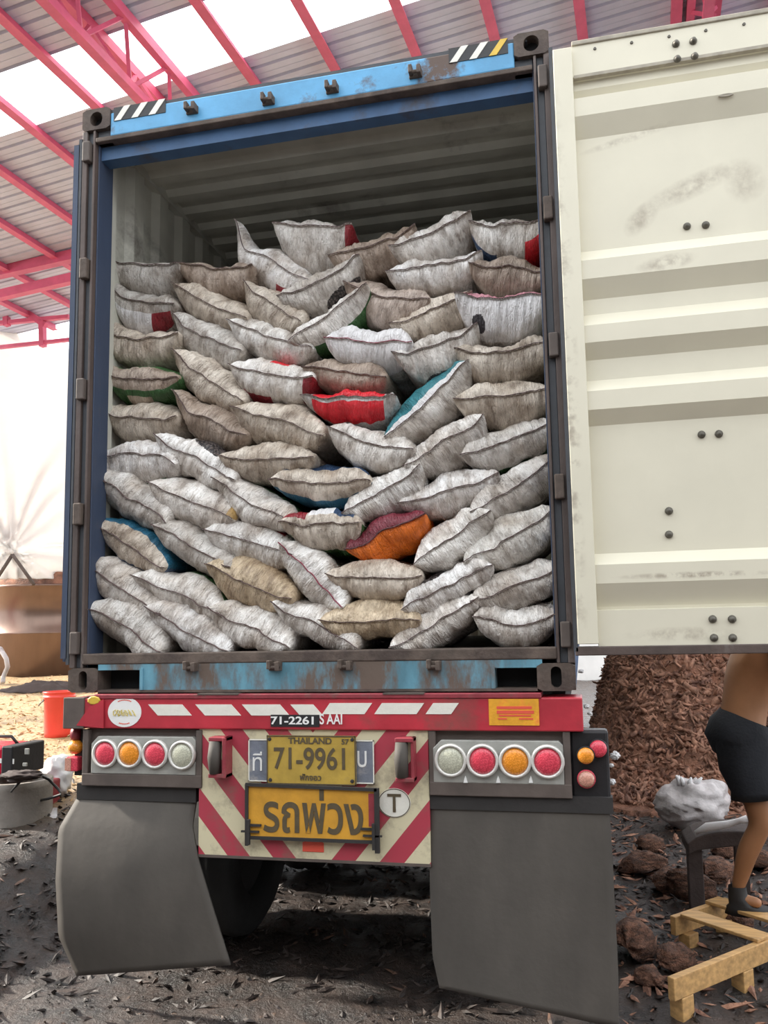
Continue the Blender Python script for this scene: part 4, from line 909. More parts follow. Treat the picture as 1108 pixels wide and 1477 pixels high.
# tarpaulin: drawn down to a gathered knot in front of the tank top
kn = at(18, 797, TY-.25); L_ = []; nu_, nv_ = 90, 46
def tarp_pt(u, v):
    # v=0 along the hem just over the tank rim, v=1 along the top edge
    pxl = -330+u*560; yk = .0075*pxl; top = np.array(at(pxl, 449+pxl*.55, TY+.9+yk)); bot = np.array(at(pxl, 838-2*math.sin(u*9), TY-.35+yk*.9))
    p = bot*(1-v)+top*v; k = math.exp(-((pxl-18)/75.)**2)*math.exp(-((v-.13)/.10)**2)
    p = p*(1-k*.6)+kn*(k*.6)
    ang = math.atan2(v*3.2-.35, (pxl-18)/120.); r_ = math.hypot(v*3.2-.35, (pxl-18)/120.)
    fold = (math.sin(ang*17+vn(ang*3, r_*.6, 4)*3)*.5+fbm(ang*5, r_*1.2, 8, 3))*.10*math.exp(-r_*.55)
    p = p+np.array([0, -1, .15])*(fold+.12*math.sin(PI*min(1, v))*(.6+.5*fbm(u*6, v*2.5, 5, 3))); return p
vs = [tarp_pt(i/nu_, (j/nv_)**1.5) for j in range(nv_+1) for i in range(nu_+1)]
fs = [(j*(nu_+1)+i, j*(nu_+1)+i+1, (j+1)*(nu_+1)+i+1, (j+1)*(nu_+1)+i) for j in range(nv_) for i in range(nu_)]
tp = link('tarpaulin', vs, fs, M_tarp, None, True); sm = tp.modifiers.new('thick', 'SOLIDIFY'); sm.thickness = .012
tag(tp, 'large white tarpaulin gathered to a knot above the brown tank', 'tarpaulin')
MB().lathe([(.02, -.05), (.055, -.03), (.05, .02), (.03, .06)], (kn[0], kn[1]-.06, kn[2]), 'Z', 12).build('knot', M_tarp, tp, smooth=True)
fr = None
for a_, b_ in (((18, 800), (-12, 846)), ((18, 800), (49, 843))):
    p = at(a_[0], a_[1], TY-.4); q = at(b_[0], b_[1], TY-.42); o = MB().tube([p, q], .03, 8).build('prop_pole', M_brown, None, smooth=True)
    tag(o, ('dark slanting prop pole under the tarpaulin knot, foot towards the %s' % ('left edge' if b_[0] < 0 else 'container')), 'pole', 'prop poles on the tank')
# dark sheet and rags lying at the foot of the tank
def rag(name, c, sx, sy, h, mt, seed, fl=3., n=26, yaw=0):
    vs = []; ca, sa = math.cos(yaw), math.sin(yaw)
    for j in range(n+1):
        for i in range(n+1):
            u, v = i/n*2-1, j/n*2-1; k = 1+.22*vn(math.atan2(v, u)*1.6+seed, seed, seed); x, y = u*sx*k, v*sy*k
            rr = max(abs(u), abs(v)); z = h*(1-rr**2)*.7+h*.6*abs(float(fbm(u*fl+seed, v*fl, seed, 3)))*(1-rr**4)
            X, Y = c[0]+x*ca-y*sa, c[1]+x*sa+y*ca; vs.append((X, Y, max(gz(X, Y)+.004, 0)+z))
    fs = [(j*(n+1)+i, j*(n+1)+i+1, (j+1)*(n+1)+i+1, (j+1)*(n+1)+i) for j in range(n) for i in range(n)]
    o = link(name, vs, fs, mt, None, True); s_ = o.modifiers.new('thick', 'SOLIDIFY'); s_.thickness = .008; s_.offset = 1; return o
c = at(62, 975, 7.0); tag(rag('ground_sheet', c, .62, .3, .13, M_cloth, 3), 'crumpled dark sheet on the ground at the foot of the tank', 'sheet')
c = at(4, 965, 7.4); pts = [at(0, 935, 7.2), at(9, 950, 7.1), at(11, 962, 7.1), at(5, 976, 7.2), at(4, 984, 7.1)]
tag(MB().tube(pts, .035, 8).build('bent_pipe', M_polyg, smooth=True), 'bent pale pipe leaning on the tank at the left edge', 'pipe')
# straw-coloured litter on the bank
def litter(n, fn, size, mt, name, label, cat, seed, flat=.25):
    rs = np.random.RandomState(seed); P_ = np.array([fn(rs) for _ in range(n)]); P_[:, 2] = ground_full(P_[:, 0], P_[:, 1])
    tpl = np.array([(1, 0, 0), (-.2, .5, 0), (-1, 0, .1), (-.1, -.5, 0), (0, 0, flat), (0, 0, -flat)])
    TF = [(0, 1, 4), (1, 2, 4), (2, 3, 4), (3, 0, 4), (1, 0, 5), (2, 1, 5), (3, 2, 5), (0, 3, 5)]
    yaw = rs.rand(n)*6.28; sc = size[0]+(size[1]-size[0])*rs.rand(n)**2; tilt = (rs.rand(n)-.5)*1.1; el = .5+rs.rand(n)*1.4
    v = tpl[None]*sc[:, None, None]*np.stack([el, np.ones(n)*.8, np.ones(n)], -1)[:, None]
    x = v[..., 0]*np.cos(tilt)[:, None]-v[..., 2]*np.sin(tilt)[:, None]; z = v[..., 0]*np.sin(tilt)[:, None]+v[..., 2]*np.cos(tilt)[:, None]; y = v[..., 1]
    X = x*np.cos(yaw)[:, None]-y*np.sin(yaw)[:, None]; Y = x*np.sin(yaw)[:, None]+y*np.cos(yaw)[:, None]
    V = np.stack([X+P_[:, 0:1], Y+P_[:, 1:2], z+P_[:, 2:3]+sc[:, None]*.15], -1).reshape(-1, 3)
    F = (np.array(TF)[None]+np.arange(n)[:, None, None]*6).reshape(-1, 3)
    o = link(name, V, F, mt, None); return tag(o, label, cat, kind='stuff')
litter(5200, lambda r: (-2.35-abs(r.randn())*2.6, 1.6+r.rand()**.8*7.5, 0), (.012, .045), M_straw, 'straw_litter', 'pale straw scattered over the sunny left bank', 'straw', 3)
litter(9000, lambda r: (-1.9+r.rand()*5.6, -2.6+r.rand()**.8*7.5, 0), (.008, .045), M_litter, 'soil_crumbs', 'dark wet crumbs of soil and bark on the yard ground', 'soil', 5)
litter(2600, lambda r: (1.35+r.rand()*3.2, -1.5+r.rand()*6.5, 0), (.015, .06), M_coir2, 'husk_fibre_scraps', 'brown fibre scraps strewn right of the trailer', 'husk scraps', 6)
litter(1600, lambda r: (-4.2+r.rand()*2.6, -1.2+r.rand()*3.4, 0), (.015, .05), M_litter, 'bank_crumbs', 'dark crumbs of soil on the bank left of the mudflap', 'soil', 8)
# red pail
PY = 3.5; a = at(65, 1060, PY); b = at(100, 1060, PY); cx = (a[0]+b[0])/2+.015; z0 = at(82, 1062, PY)[2]; hgt = at(82, 997, PY)[2]-z0; r1 = (b[0]-a[0])/2*.98+.01
pail = MB().lathe([(.001, .004), (r1*.90, 0), (r1*.93, hgt*.1), (r1*.99, hgt*.86), (r1*1.06, hgt*.87), (r1*1.06, hgt*.90), (r1*1.01, hgt*.905), (r1*1.03, hgt*.97), (r1*1.08, hgt*.975), (r1*1.08, hgt), (r1*.98, hgt), (r1*.94, hgt*.5), (r1*.86, hgt*.03), (.001, .02)], (cx, PY, z0), 'Z', 40).build('pail', M_pail, smooth=True)
tag(pail, 'red plastic pail on the straw behind the trailer corner', 'pail')
MB().tube([(cx-r1*1.07, PY-.02, z0+hgt*.84), (cx-r1*1.1, PY-.1, z0+hgt*.70), (cx-r1*.75, PY-r1*1.0, z0+hgt*.76), (cx-r1*.45, PY-r1*1.02, z0+hgt*.83)], .006, 6).build('wire_handle', M_cable, pail)
for gx_, gy_ in ((cx, PY),):
    MB().lathe([(r1*1.25, -.25), (r1*1.2, -.06), (r1*.9, .0)], (cx, PY, z0-.003), 'Z', 24).build('straw_hump', M_straw, g, smooth=True)
# concrete ring, leaning cloth on its rim, generator standing on it
QY = 1.35; a = at(-34, 1190, QY); b = at(52, 1190, QY); cx = (a[0]+b[0])/2; r1 = (b[0]-a[0])/2; z0 = at(20, 1222, QY)[2]; z1 = at(30, 1128, QY)[2]; hgt = z1-z0
ring = MB().lathe([(r1*1.04, -.05), (r1*1.06, hgt*.06), (r1*1.0, hgt*.2), (r1*.98, hgt*.9), (r1*.99, hgt), (r1*.80, hgt), (r1*.78, hgt*.5), (r1*.7, 0)], (cx, QY+.1, z0), 'Z', 48).build('concrete_ring', M_pot, smooth=True)
tag(ring, 'round grey concrete ring at the left edge below the red generator', 'ring')
def cloth_blob(name, pxc, pyc, Y, rx, ry, rz, mt, seed, rough=.3, nf=2.4, fold=.0):
    p = at(pxc, pyc, Y); vs = []; n1, n2 = 30, 44
    for j in range(n1+1):
        th = PI*j/n1
        for i in range(n2):
            ph = 2*PI*i/n2; d = np.array([math.sin(th)*math.cos(ph), math.sin(th)*math.sin(ph), math.cos(th)])
            q = 1+fold*(.5-abs(float(vn(d[2]*5-d[0]*2.0+seed, d[0]*1.3+d[1]*2, seed+9))))+rough*float(fbm(d[0]*nf+seed, d[2]*nf+d[1]*1.7, seed, 4))+rough*.35*(1-abs(float(vn(d[0]*nf*2.2+d[2]*2, d[2]*nf*1.2-d[0]*3, seed+2)))-.6)
            vs.append((p[0]+rx*d[0]*q, Y+ry*d[1]*q, p[2]+rz*d[2]*q))
    fs = [(j*n2+i, (j+1)*n2+i, (j+1)*n2+(i+1) % n2, j*n2+(i+1) % n2) for j in range(n1) for i in range(n2)]
    return link(name, vs, fs, mt, None, True)
tag(cloth_blob('work_cloth', 30, 1119, QY-.18, .13, .10, .035, M_cloth, 5, .5), 'dark brown cloth draped over the rim of the concrete ring', 'cloth')
gzb = z1+.035; a = at(-34, 1070, QY+.2); b = at(30, 1070, QY+.2); ge = at(45, 1070, QY+.2); gt = at(20, 1072, QY+.2)[2]
gen = MB().box(a[0], b[0], QY+.02, QY+.34, gzb, gt).build('generator', M_genred, bevel=.02); tag(gen, 'red generator with black end panel on the concrete ring', 'generator')
MB().box(b[0]-.004, ge[0], QY+.01, QY+.35, gzb-.005, gt+.006).build('end_panel', M_black, gen, bevel=.01)
MB().tube([(a[0], QY+.18, gt+.02), (a[0]+.05, QY+.18, gt+.05), (b[0]-.06, QY+.18, gt+.05), (b[0]-.01, QY+.18, gt+.0)], .011, 8).build('carry_handle', M_black, gen, smooth=True)
p = at(14, 1098, QY+.02); MB().prism([(p[0]-.09, p[2]-.012), (p[0]+.035, p[2]-.018), (p[0]+.035, p[2]+.016), (p[0]-.09, p[2]+.018)], QY+.016, QY+.021).build('white_decal', M_whitelet, gen)
p = at(38, 1084, QY+.0); MB().box(p[0]-.016, p[0]+.016, QY+.002, QY+.014, p[2]-.02, p[2]+.02).build('socket', M_galv, gen, bevel=.003)
p = at(35, 1103, QY+.0); MB().box(p[0]-.016, p[0]+.016, QY+.002, QY+.014, p[2]-.012, p[2]+.012).build('socket', M_galv, gen, bevel=.003)
tag(MB().tube([at(22, 1135, QY-.1), at(36, 1120, QY-.2), at(55, 1117, QY-.1), at(70, 1124, QY), at(84, 1138, QY+.05), at(88, 1146, QY), at(70, 1152, QY), at(52, 1156, QY+.1)], .009, 8).build('power_cable', M_cable, smooth=True), 'black cable looping from the concrete ring towards the white bag', 'cable')
tag(MB().tube([at(16, 1142, QY-.15), at(30, 1126, QY-.2), at(46, 1113, QY-.1), at(50, 1124, QY-.1)], .007, 8).build('power_cable', M_cable, smooth=True), 'short black cable end over the ring rim', 'cable')
a, b = at(50, 1166, QY+.35), at(72, 1126, QY+.35); jc = MB().box(a[0], b[0], QY+.3, QY+.48, a[2]-.12, b[2]).build('fuel_can', M_maroon, bevel=.015); tag(jc, 'dark red fuel can between concrete ring and white bag', 'can')
MB().lathe([(.028, 0), (.028, .03), (.02, .035)], ((a[0]+b[0])/2, QY+.39, b[2]-.002), 'Z', 14).build('cap', M_black, jc)
tag(cloth_blob('plastic_bag', 82, 1120, 1.9, .125, .09, .155, M_poly, 11, .28, 2.4, .12), 'crumpled white plastic bag beside the left tail lamps', 'bag')
c = drop(72, 1178); vs = [at(62, 1181, c[1]), at(81, 1180, c[1]-.05), at(81, 1168, c[1]+.05), at(76, 1168, c[1]+.1)]
mb = MB(); n_ = len(vs); mb.add([tuple(v) for v in vs]+[tuple(v+np.array([0, .012, .012])) for v in vs], [(0, 1, 2, 3), (7, 6, 5, 4)]+[((i+1) % 4, i, i+4, (i+1) % 4+4) for i in range(4)])
tag(mb.build('plastic_scrap', M_poly), 'white plastic scrap lying below the white bag at left', 'scrap')

# ================================================================== RIGHT: coir heap, bagged sack, bench, worker, husks, pallet
def heap_h(x, y):
    x = np.asarray(x, float); y = np.asarray(y, float)
    ridge = 2.55*sst(3.9, 7.6, y)*sst(14, 9.5, y)
    left = sst(1.15+.0*y, 2.5, x)*.78+.22*sst(1.25, 1.55, x)
    left = sst(1.26, 2.35, x)**.62
    right = 1-.3*sst(5, 8, x)
    h = ridge*left*right
    return h + (fbm(x*2.1, y*2.1, 21, 4)*.22+(1-2*np.abs(fbm(x*5, y*5, 24, 3)))*.07+fbm(x*13, y*13, 29, 2)*.05)*sst(0, .5, h)
hx = np.arange(1.15, 6.6, .034); hy = np.arange(3.6, 9.6, .034); HX, HY = np.meshgrid(hx, hy); HZ = heap_h(HX, HY)+.0
nx, ny = len(hx), len(hy); HZ = np.where(HZ < .02, -.12, HZ+ground_h(HX, HY)*0)
V = np.stack([HX.ravel(), HY.ravel(), HZ.ravel()], 1); I = np.arange(nx*ny).reshape(ny, nx); F = np.stack([I[:-1, :-1].ravel(), I[:-1, 1:].ravel(), I[1:, 1:].ravel(), I[1:, :-1].ravel()], 1)
rs = np.random.RandomState(4); nc = 26000
cx_ = 1.3+rs.rand(nc)*4.2; cy_ = 3.9+rs.rand(nc)**1.2*5.2; cz_ = heap_h(cx_, cy_); ok = cz_ > .05; cx_, cy_, cz_ = cx_[ok], cy_[ok], cz_[ok]; nc = len(cx_)
ico = bpy.data.meshes.new('t'); import bmesh; bm = bmesh.new(); bmesh.ops.create_icosphere(bm, subdivisions=1, radius=1); TV = np.array([v.co[:] for v in bm.verts]); TF = np.array([[v.index for v in f.verts] for f in bm.faces]); bm.free(); bpy.data.meshes.remove(ico)
sz = .011+.038*rs.rand(nc)**2.5; asp = np.stack([1.0+rs.rand(nc)*2.4, .35+rs.rand(nc)*.4, .35+rs.rand(nc)*.4], -1)
jit = 1+.8*(rs.rand(nc, len(TV))-.5); vv = TV[None]*jit[..., None]*(sz[:, None]*asp)[:, None]; yw = rs.rand(nc)*6.28
tl_ = (rs.rand(nc)-.5)*2.2; vv = np.stack([vv[..., 0]*np.cos(tl_)[:, None]-vv[..., 2]*np.sin(tl_)[:, None], vv[..., 1], vv[..., 0]*np.sin(tl_)[:, None]+vv[..., 2]*np.cos(tl_)[:, None]], -1)
xr = vv[..., 0]*np.cos(yw)[:, None]-vv[..., 1]*np.sin(yw)[:, None]; yr = vv[..., 0]*np.sin(yw)[:, None]+vv[..., 1]*np.cos(yw)[:, None]
CVs = np.stack([xr+cx_[:, None], yr+cy_[:, None], vv[..., 2]+cz_[:, None]+.01], -1).reshape(-1, 3); CF_ = (TF[None]+np.arange(nc)[:, None, None]*len(TV)).reshape(-1, 3)
allf = F.tolist()+(CF_+len(V)).tolist(); mi = [0]*len(F)+[1]*len(CF_)
hp = link('coir_heap', np.vstack([V, CVs]), allf, [M_coir, M_coir2], None, True, mi); tag(hp, 'tall heap of shredded brown coir behind the open door', 'heap', kind='stuff')

# tied white sack on the toe of the heap
p = drop(1000, 1196); tag(cloth_blob('tied_sack', 1001, 1160, p[1]+.1, .285, .25, .225, M_polyg, 17, .22, 1.8, .16), 'round grey white bulging sack at the foot of the coir heap', 'sack')
bs = bpy.data.objects['tied_sack']; mb = MB(); q0 = at(985, 1126, p[1]+.0)
for k in range(7):
    a0 = k*.9; mb.tube([q0+np.array([.03*math.cos(a0)+k*.02-.05, .03*math.sin(a0), -.03]), q0+np.array([.06*math.cos(a0)+k*.035-.1, .05*math.sin(a0), .035])], [.028, .008], 6)
mb.build('ruffled_mouth', M_poly, bs, smooth=True)
# small white scraps along the left side of the heap
first = None
for px, py, r_ in ((846, 1019, .022), (851, 1029, .018), (887, 1090, .035), (882, 1104, .018), (883, 1128, .025), (847, 1053, .018), (838, 968, .02)):
    o = cloth_blob('plastic_scrap', px, py, 4.2 if py > 1040 else 5.2, r_*1.3, r_, r_, M_poly, px, .5)
    tag(o, {846: 'tiny white scrap at the coir heap edge beside the red beam top', 851: 'white scrap low beside the right end of the red beam', 887: 'larger white plastic lump right of the red marker lamp', 882: 'speck of white plastic just under the larger white lump', 883: 'flat white scrap right of the pale marker lamp', 847: 'white scrap on top of the black marker housing corner', 838: 'highest white scrap beside the container corner casting'}[px], 'scrap', 'white scraps on the coir heap')
# low steel bench with a white rag strip
fy = 1.75; zt = at(1000, 1203, fy)[2]; xa, xb = at(988, 1200, fy)[0], at(1086, 1200, fy)[0]
be = MB(); npts = []
for k in range(9): t = k/8; npts.append((xa+(xb-xa)*t, zt+.02*math.sin(t*PI)-.03*math.exp(-t*12)+.05*t))
poly = npts+[(x, z-.07-.02*math.sin((x-xa)/(xb-xa)*PI)) for x, z in npts[::-1]]; be.prism(poly[::-1], fy-.12, fy+.2)
bench = be.build('low_bench', M_cloth, bevel=.008); tag(bench, 'low dark bench beside the crouching worker', 'bench')
a = at(992, 1275, fy); b = at(1010, 1215, fy); zf_ = gz(a[0], fy)
MB().box(a[0], b[0], fy-.08, fy+.0, zf_-.02, zt-.03).build('leg', M_cloth, bench, bevel=.006); MB().box(xb-.09, xb-.02, fy+.08, fy+.16, zf_-.02, zt).build('leg', M_cloth, bench)
mb = MB(); a = at(1003, 1201, fy-.1); b = at(1078, 1182, fy-.1); m1 = at(1020, 1193, fy-.1); m2 = at(1050, 1189, fy-.1)
mb.tube([a+np.array([0, 0, .0]), m1, m2, at(1066, 1184, fy-.1), b], [.012, .026, .022, .016, .026], 10); tag(mb.build('white_rag', M_poly, smooth=True), 'white twisted rag lying along the low dark bench', 'rag')

# ---- worker
WY = 1.25
def J(px, py, dy=0.): return np.array(at(px, py, WY+dy))
def skin(name, nodes, edges, mt, parent=None, sub=2, root=0):
    me = bpy.data.meshes.new(name); P_ = [Vector(tuple(n[0])) for n in nodes]; org = Vector((0, 0, 0)) if parent is None else wloc(parent)
    me.from_pydata([p-org for p in P_], edges, []); o = bpy.data.objects.new(name, me); COL.objects.link(o); 
    md = o.modifiers.new('skin', 'SKIN'); md.use_smooth_shade = True; sv = me.skin_vertices[0].data
    for i, n in enumerate(nodes):
        r_ = n[1]; sv[i].radius = (r_, r_) if not hasattr(r_, '__len__') else r_; sv[i].use_root = (i == root)
    s2 = o.modifiers.new('sub', 'SUBSURF'); s2.levels = sub; s2.render_levels = sub
    dg = bpy.context.evaluated_depsgraph_get(); dg.update(); m2 = bpy.data.meshes.new_from_object(o.evaluated_get(dg)); bpy.data.objects.remove(o)
    m2.materials.clear(); m2.materials.append(mt); r2 = bpy.data.objects.new(name, m2); COL.objects.link(r2); m2.polygons.foreach_set('use_smooth', [True]*len(m2.polygons))
    if parent: r2.parent = parent
    return r2
hip = J(1070, 1065, .0); hz = hip[2]
kneeN = J(1098, 1190, -.12); ankN = J(1064, 1283, -.06); toeN = J(1100, 1304, -.1)
kneeF = J(1150, 1180, .22); ankF = J(1135, 1278, .25); toeF = J(1172, 1296, .22)
wst = J(1075, 1010); chest = J(1092, 940); neck = J(1108, 890); head = J(1122, 855)
shN = chest+np.array([.03, -.19, .06]); shF = chest+np.array([.03, .19, .06])
elN = shN+np.array([.14, -.05, -.25]); wrN = elN+np.array([.20, .03, -.13]); elF = shF+np.array([.16, .04, -.24]); wrF = elF+np.array([.2, -.06, -.12])
nodes = [(hip, .15), ((hip+wst)/2, .135), (wst, .128), ((wst+chest)/2, (.14, .155)), (chest, (.13, .17)), (neck, .052), (neck+(head-neck)*.35, .050),
 (hip+np.array([.0, -.09, -.06]), .105), ((hip+kneeN)/2+np.array([0, -.05, -.02]), .086), (kneeN, .058), ((kneeN*.6+ankN*.4)+np.array([-.02, 0, 0]), .058), (ankN, .034), (ankN+np.array([.02, 0, -.05]), .036), (toeN, .026),
 (hip+np.array([.0, .09, -.06]), .105), ((hip+kneeF)/2, .086), (kneeF, .058), (kneeF*.6+ankF*.4, .056), (ankF, .034), (ankF+np.array([.02, 0, -.05]), .036), (toeF, .026),
 (shN, .058), ((shN+elN)/2, .044), (elN, .036), ((elN+wrN)/2, .034), (wrN, .024), (wrN+np.array([.045, 0, -.03]), (.034, .018)),
 (shF, .058), ((shF+elF)/2, .044), (elF, .036), ((elF+wrF)/2, .034), (wrF, .024), (wrF+np.array([.045, 0, -.03]), (.034, .018))]
ed = [(0, 1), (1, 2), (2, 3), (3, 4), (4, 5), (5, 6), (0, 7), (7, 8), (8, 9), (9, 10), (10, 11), (11, 12), (12, 13), (0, 14), (14, 15), (15, 16), (16, 17), (17, 18), (18, 19), (19, 20),
 (4, 21), (21, 22), (22, 23), (23, 24), (24, 25), (25, 26), (4, 27), (27, 28), (28, 29), (29, 30), (30, 31), (31, 32)]
for palm, si in ((26, -1), (32, 1)):                       # five fingers to each hand, curled
    P0 = nodes[palm][0]
    for f_, (off, ln) in enumerate(((-.026, .075), (-.009, .085), (.009, .08), (.025, .065))):
        b0_ = len(nodes); q = P0+np.array([.03, off, -.01]); nodes += [(q, .0095), (q+np.array([ln*.5, 0, -.012]), .0085), (q+np.array([ln*.78, 0, -.045]), .0075)]; ed += [(palm, b0_), (b0_, b0_+1), (b0_+1, b0_+2)]
    b0_ = len(nodes); q = P0+np.array([-.005, -si*.036, -.0]); nodes += [(q, .011), (q+np.array([.03, -si*.016, -.03]), .0095)]; ed += [(palm, b0_), (b0_, b0_+1)]
body = skin('person', nodes, ed, M_skin)
tag(body, 'shirtless worker in black shorts bending behind the open door at right', 'person')
# head joined to the body as one mesh: skull, jaw, nose, ears
hd = MB()
def ball(mb_, c, rx, ry, rz, n1=14, n2=20, f=None):
    vs = []
    for j in range(n1+1):
        th = PI*j/n1
        for i in range(n2):
            ph = 2*PI*i/n2; d = np.array([math.sin(th)*math.cos(ph), math.sin(th)*math.sin(ph), math.cos(th)]); k = f(d) if f else 1.
            vs.append((c[0]+rx*d[0]*k, c[1]+ry*d[1]*k, c[2]+rz*d[2]*k))
    mb_.add(vs, [(j*n2+i, (j+1)*n2+i, (j+1)*n2+(i+1) % n2, j*n2+(i+1) % n2) for j in range(n1) for i in range(n2)])
hc = head+np.array([.02, 0, .03])
ball(hd, hc, .098, .074, .118, 20, 28, lambda d: 1-.13*max(0, -d[2])*(1-max(0, d[0]))+.10*math.exp(-((d[2]+.12)**2+d[1]**2*3)*22)*(d[0] > 0)-.04*math.exp(-((d[2]-.1)**2)*60-((abs(d[1])-.35)**2)*40)*(d[0] > 0))
for s_ in (-1, 1): ball(hd, hc+np.array([-.005, s_*.074, -.01]), .020, .008, .032, 8, 10)
fc = hd.build('face', M_skin, body, smooth=True)
for s_ in (-1, 1): e_ = MB(); ball(e_, hc+np.array([.084, s_*.028, .010]), .010, .013, .009, 8, 10); e_.build('eye', M_eye, fc, smooth=True)
e_ = MB(); ball(e_, hc+np.array([.088, 0, -.058]), .009, .024, .008, 8, 10); e_.build('mouth', M_lip, fc, smooth=True)
e_ = MB(); ball(e_, hc+np.array([-.016, 0, .022]), .100, .082, .112, 16, 24, lambda d: 1 if d[2] > -.35+.75*max(0, d[0]) else .8); e_.build('hair', M_hair, body, smooth=True)
# shorts: waist tube and two open legs around the thighs
hemN = hip+(kneeN-hip)*.66+np.array([0, -.03, 0]); hemF = hip+(kneeF-hip)*.66
sh = MB()
def loft(mb_, secs, n=28, mi=0):                            # secs: (centre, rx, ry, normal tilt dx/dz)
    vs = []
    for c_, rx, ry, tl in secs:
        for i in range(n):
            a_ = 2*PI*i/n; k = 1+.035*math.sin(a_*5+c_[2]*40); vs.append((c_[0]+rx*math.cos(a_)*k, c_[1]+ry*math.sin(a_)*k, c_[2]+tl*math.cos(a_)*rx))
    mb_.add(vs, [(j*n+i, j*n+(i+1) % n, (j+1)*n+(i+1) % n, (j+1)*n+i) for j in range(len(secs)-1) for i in range(n)])
wt = J(1078, 1036)
loft(sh, [(wt, .140, .160, -.42), (wt+(hip-wt)*.45+np.array([-.012, 0, 0]), .165, .185, -.32), (hip+np.array([-.012, 0, 0]), .176, .195, -.15), (hip+np.array([.01, 0, -.09]), .165, .19, -.1), (hip+np.array([.02, 0, -.13]), .10, .13, 0)])
for hm, kn_, s_ in ((hemN, kneeN, -1), (hemF, kneeF, 1)):
    st0 = hip+np.array([-.0, s_*.08, -.01]); mid = (st0+hm)/2+np.array([-.015, 0, 0])
    loft(sh, [(st0, .15, .112, -.1), (mid, .138, .112, .05), (hm+np.array([.0, 0, .03]), .122, .105, .12), (hm+np.array([.002, 0, -.01]), .123, .106, .12), (hm+np.array([.0, 0, .03]), .108, .094, .12)])
so_ = sh.build('shorts', M_short, body, smooth=True)
# ankle boots
for an, to in ((ankN, toeN), (ankF, toeF)):
    bt = MB(); ft = an+np.array([.0, 0, -.085]); f0 = ft+np.array([-.02, 0, .0]); 
    loft(bt, [(an+np.array([0, 0, .02]), .045, .043, 0), (an+np.array([0, 0, -.04]), .05, .046, 0), (ft+np.array([.025, 0, .01]), .075, .05, 0), (ft+np.array([.07, 0, -.005]), .135, .056, 0), (ft+np.array([.075, 0, -.04]), .145, .058, 0), (ft+np.array([.05, 0, -.042]), .01, .01, 0)], 20); bt.build('boot', M_sole, body, smooth=True)
# coconut husks
def husk(px, py, r_, yaw, tilt, label, asp=1.35, dz=0.):
    p = drop(px, py); vs = []; n1, n2 = 14, 16; rs_ = px*.37
    for sh_ in (1., .80):
        for j in range(n1+1):
            th = PI*j/n1
            for i in range(n2+1):
                ph = (-.12+1.24*i/n2)*PI; k = sh_*(1+.26*float(fbm(th*2.2+rs_, ph*2, int(px), 3))+.16*(.5-abs(float(vn(ph*7, th*1.6+rs_, 3))))); vs.append((r_*asp*math.cos(th)*k, r_*math.sin(th)*math.cos(ph)*k, r_*math.sin(th)*math.sin(ph)*k))
    m_ = (n1+1)*(n2+1); I_ = np.arange(m_).reshape(n1+1, n2+1); fs = []
    for j in range(n1):
        for i in range(n2): a, b, c, d = I_[j, i], I_[j, i+1], I_[j+1, i+1], I_[j+1, i]; fs += [(a, b, c, d), (m_+d, m_+c, m_+b, m_+a)]
        for i_ in (0, n2): a, b = I_[j, i_], I_[j+1, i_]; fs.append((a, b, m_+b, m_+a) if i_ == 0 else (b, a, m_+a, m_+b))
    R3 = Euler((tilt, tilt*.4, yaw)).to_matrix(); vv = [R3 @ Vector(v) for v in vs]; zmin = min(v.z for v in vv)
    o = link('coconut_husk', [(p[0]+v.x, p[1]+v.y, p[2]-zmin*.55+v.z+dz) for v in vv], fs, M_husk, None, True); tag(o, label, 'husk', 'coconut husks right of the trailer'); return o
husk(914, 1378, 0.113, 1.3, .5, 'large brown coconut husk standing beside the right mudflap', 1.35)
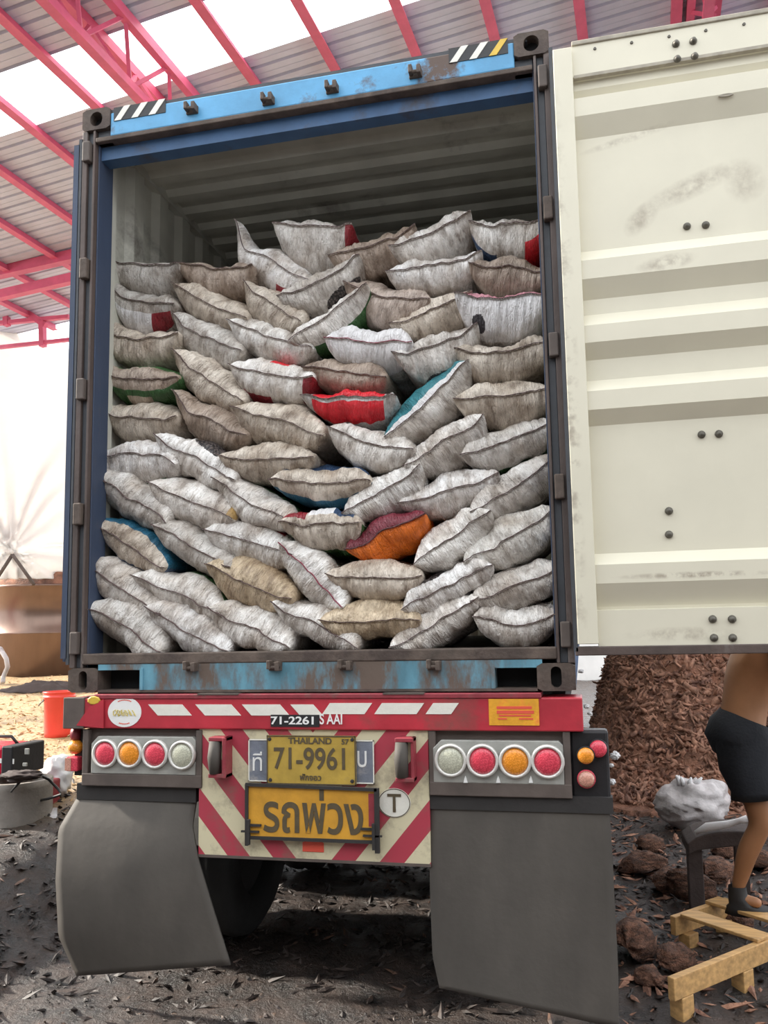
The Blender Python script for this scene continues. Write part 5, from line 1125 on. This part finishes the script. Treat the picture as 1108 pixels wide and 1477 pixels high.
husk(940, 1226, 0.078, .3, .3, 'pointed coconut husk between the right mudflap and the tied sack')
husk(928, 1262, 0.101, .2, -.4, 'reddish coconut husk in front of the low bench leg', 1.6)
husk(962, 1285, 0.094, .9, .6, 'coconut husk with frayed fibres left of the worker boot', 1.5)
husk(1000, 1296, 0.101, .1, .9, 'split coconut husk just right of the frayed one', 1.5)
husk(1035, 1270, 0.101, 1.0, .4, 'tan coconut husk leaning against the worker boot', 1.5)
husk(1048, 1235, 0.078, .3, .2, 'small coconut husk under the low bench')
husk(935, 1420, 0.062, 2.0, .2, 'small dark coconut husk below the large one by the mudflap')
husk(1090, 1250, 0.094, 2.4, .2, 'coconut husk at the right picture edge behind the worker')
husk(975, 1395, 0.078, .7, .4, 'coconut husk just behind the pale pallet end')
husk(1060, 1340, 0.094, 1.7, .1, 'dark coconut husk between the worker boot and the pallet')
# pale wooden pallet
pal = empty('wooden_pallet', atz(1040, 1440, 0), 'broken pale pine pallet with missing slats on the ground at the lower right corner', 'pallet')
A_ = atz(972, 1412, .17); B_ = atz(1108, 1357, .17); d_ = (B_-A_); d_[2] = 0; ln = np.linalg.norm(d_); d_ /= ln; n_ = np.array([-d_[1], d_[0], 0])
def board(s0_, s1_, t0_, t1_, z0_, z1_, nm='plank'):
    o0 = np.array([A_[0], A_[1], 0]); q = lambda s_, t_, z_: o0+d_*s_+n_*t_+np.array([0, 0, z_])
    return MB().hexa([q(s0_, t0_, z0_), q(s1_, t0_, z0_), q(s1_, t1_, z0_), q(s0_, t1_, z0_), q(s0_, t0_, z1_), q(s1_, t0_, z1_), q(s1_, t1_, z1_), q(s0_, t1_, z1_)]).build(nm, M_wood, pal, bevel=.004)
board(0, 1.1, 0, .035, .075, .17, 'side_board')
board(.64, .76, .01, .45, .17, .188); board(.92, 1.04, .0, .50, .17, .188)
board(.62, 1.1, .465, .50, .075, .17, 'side_board')
for s_, t_ in ((.05, 0), (.5, 0), (1.0, 0), (.68, .43), (1.0, .43)): board(s_, s_+.08, t_, t_+.07, -.03, .075, 'block')
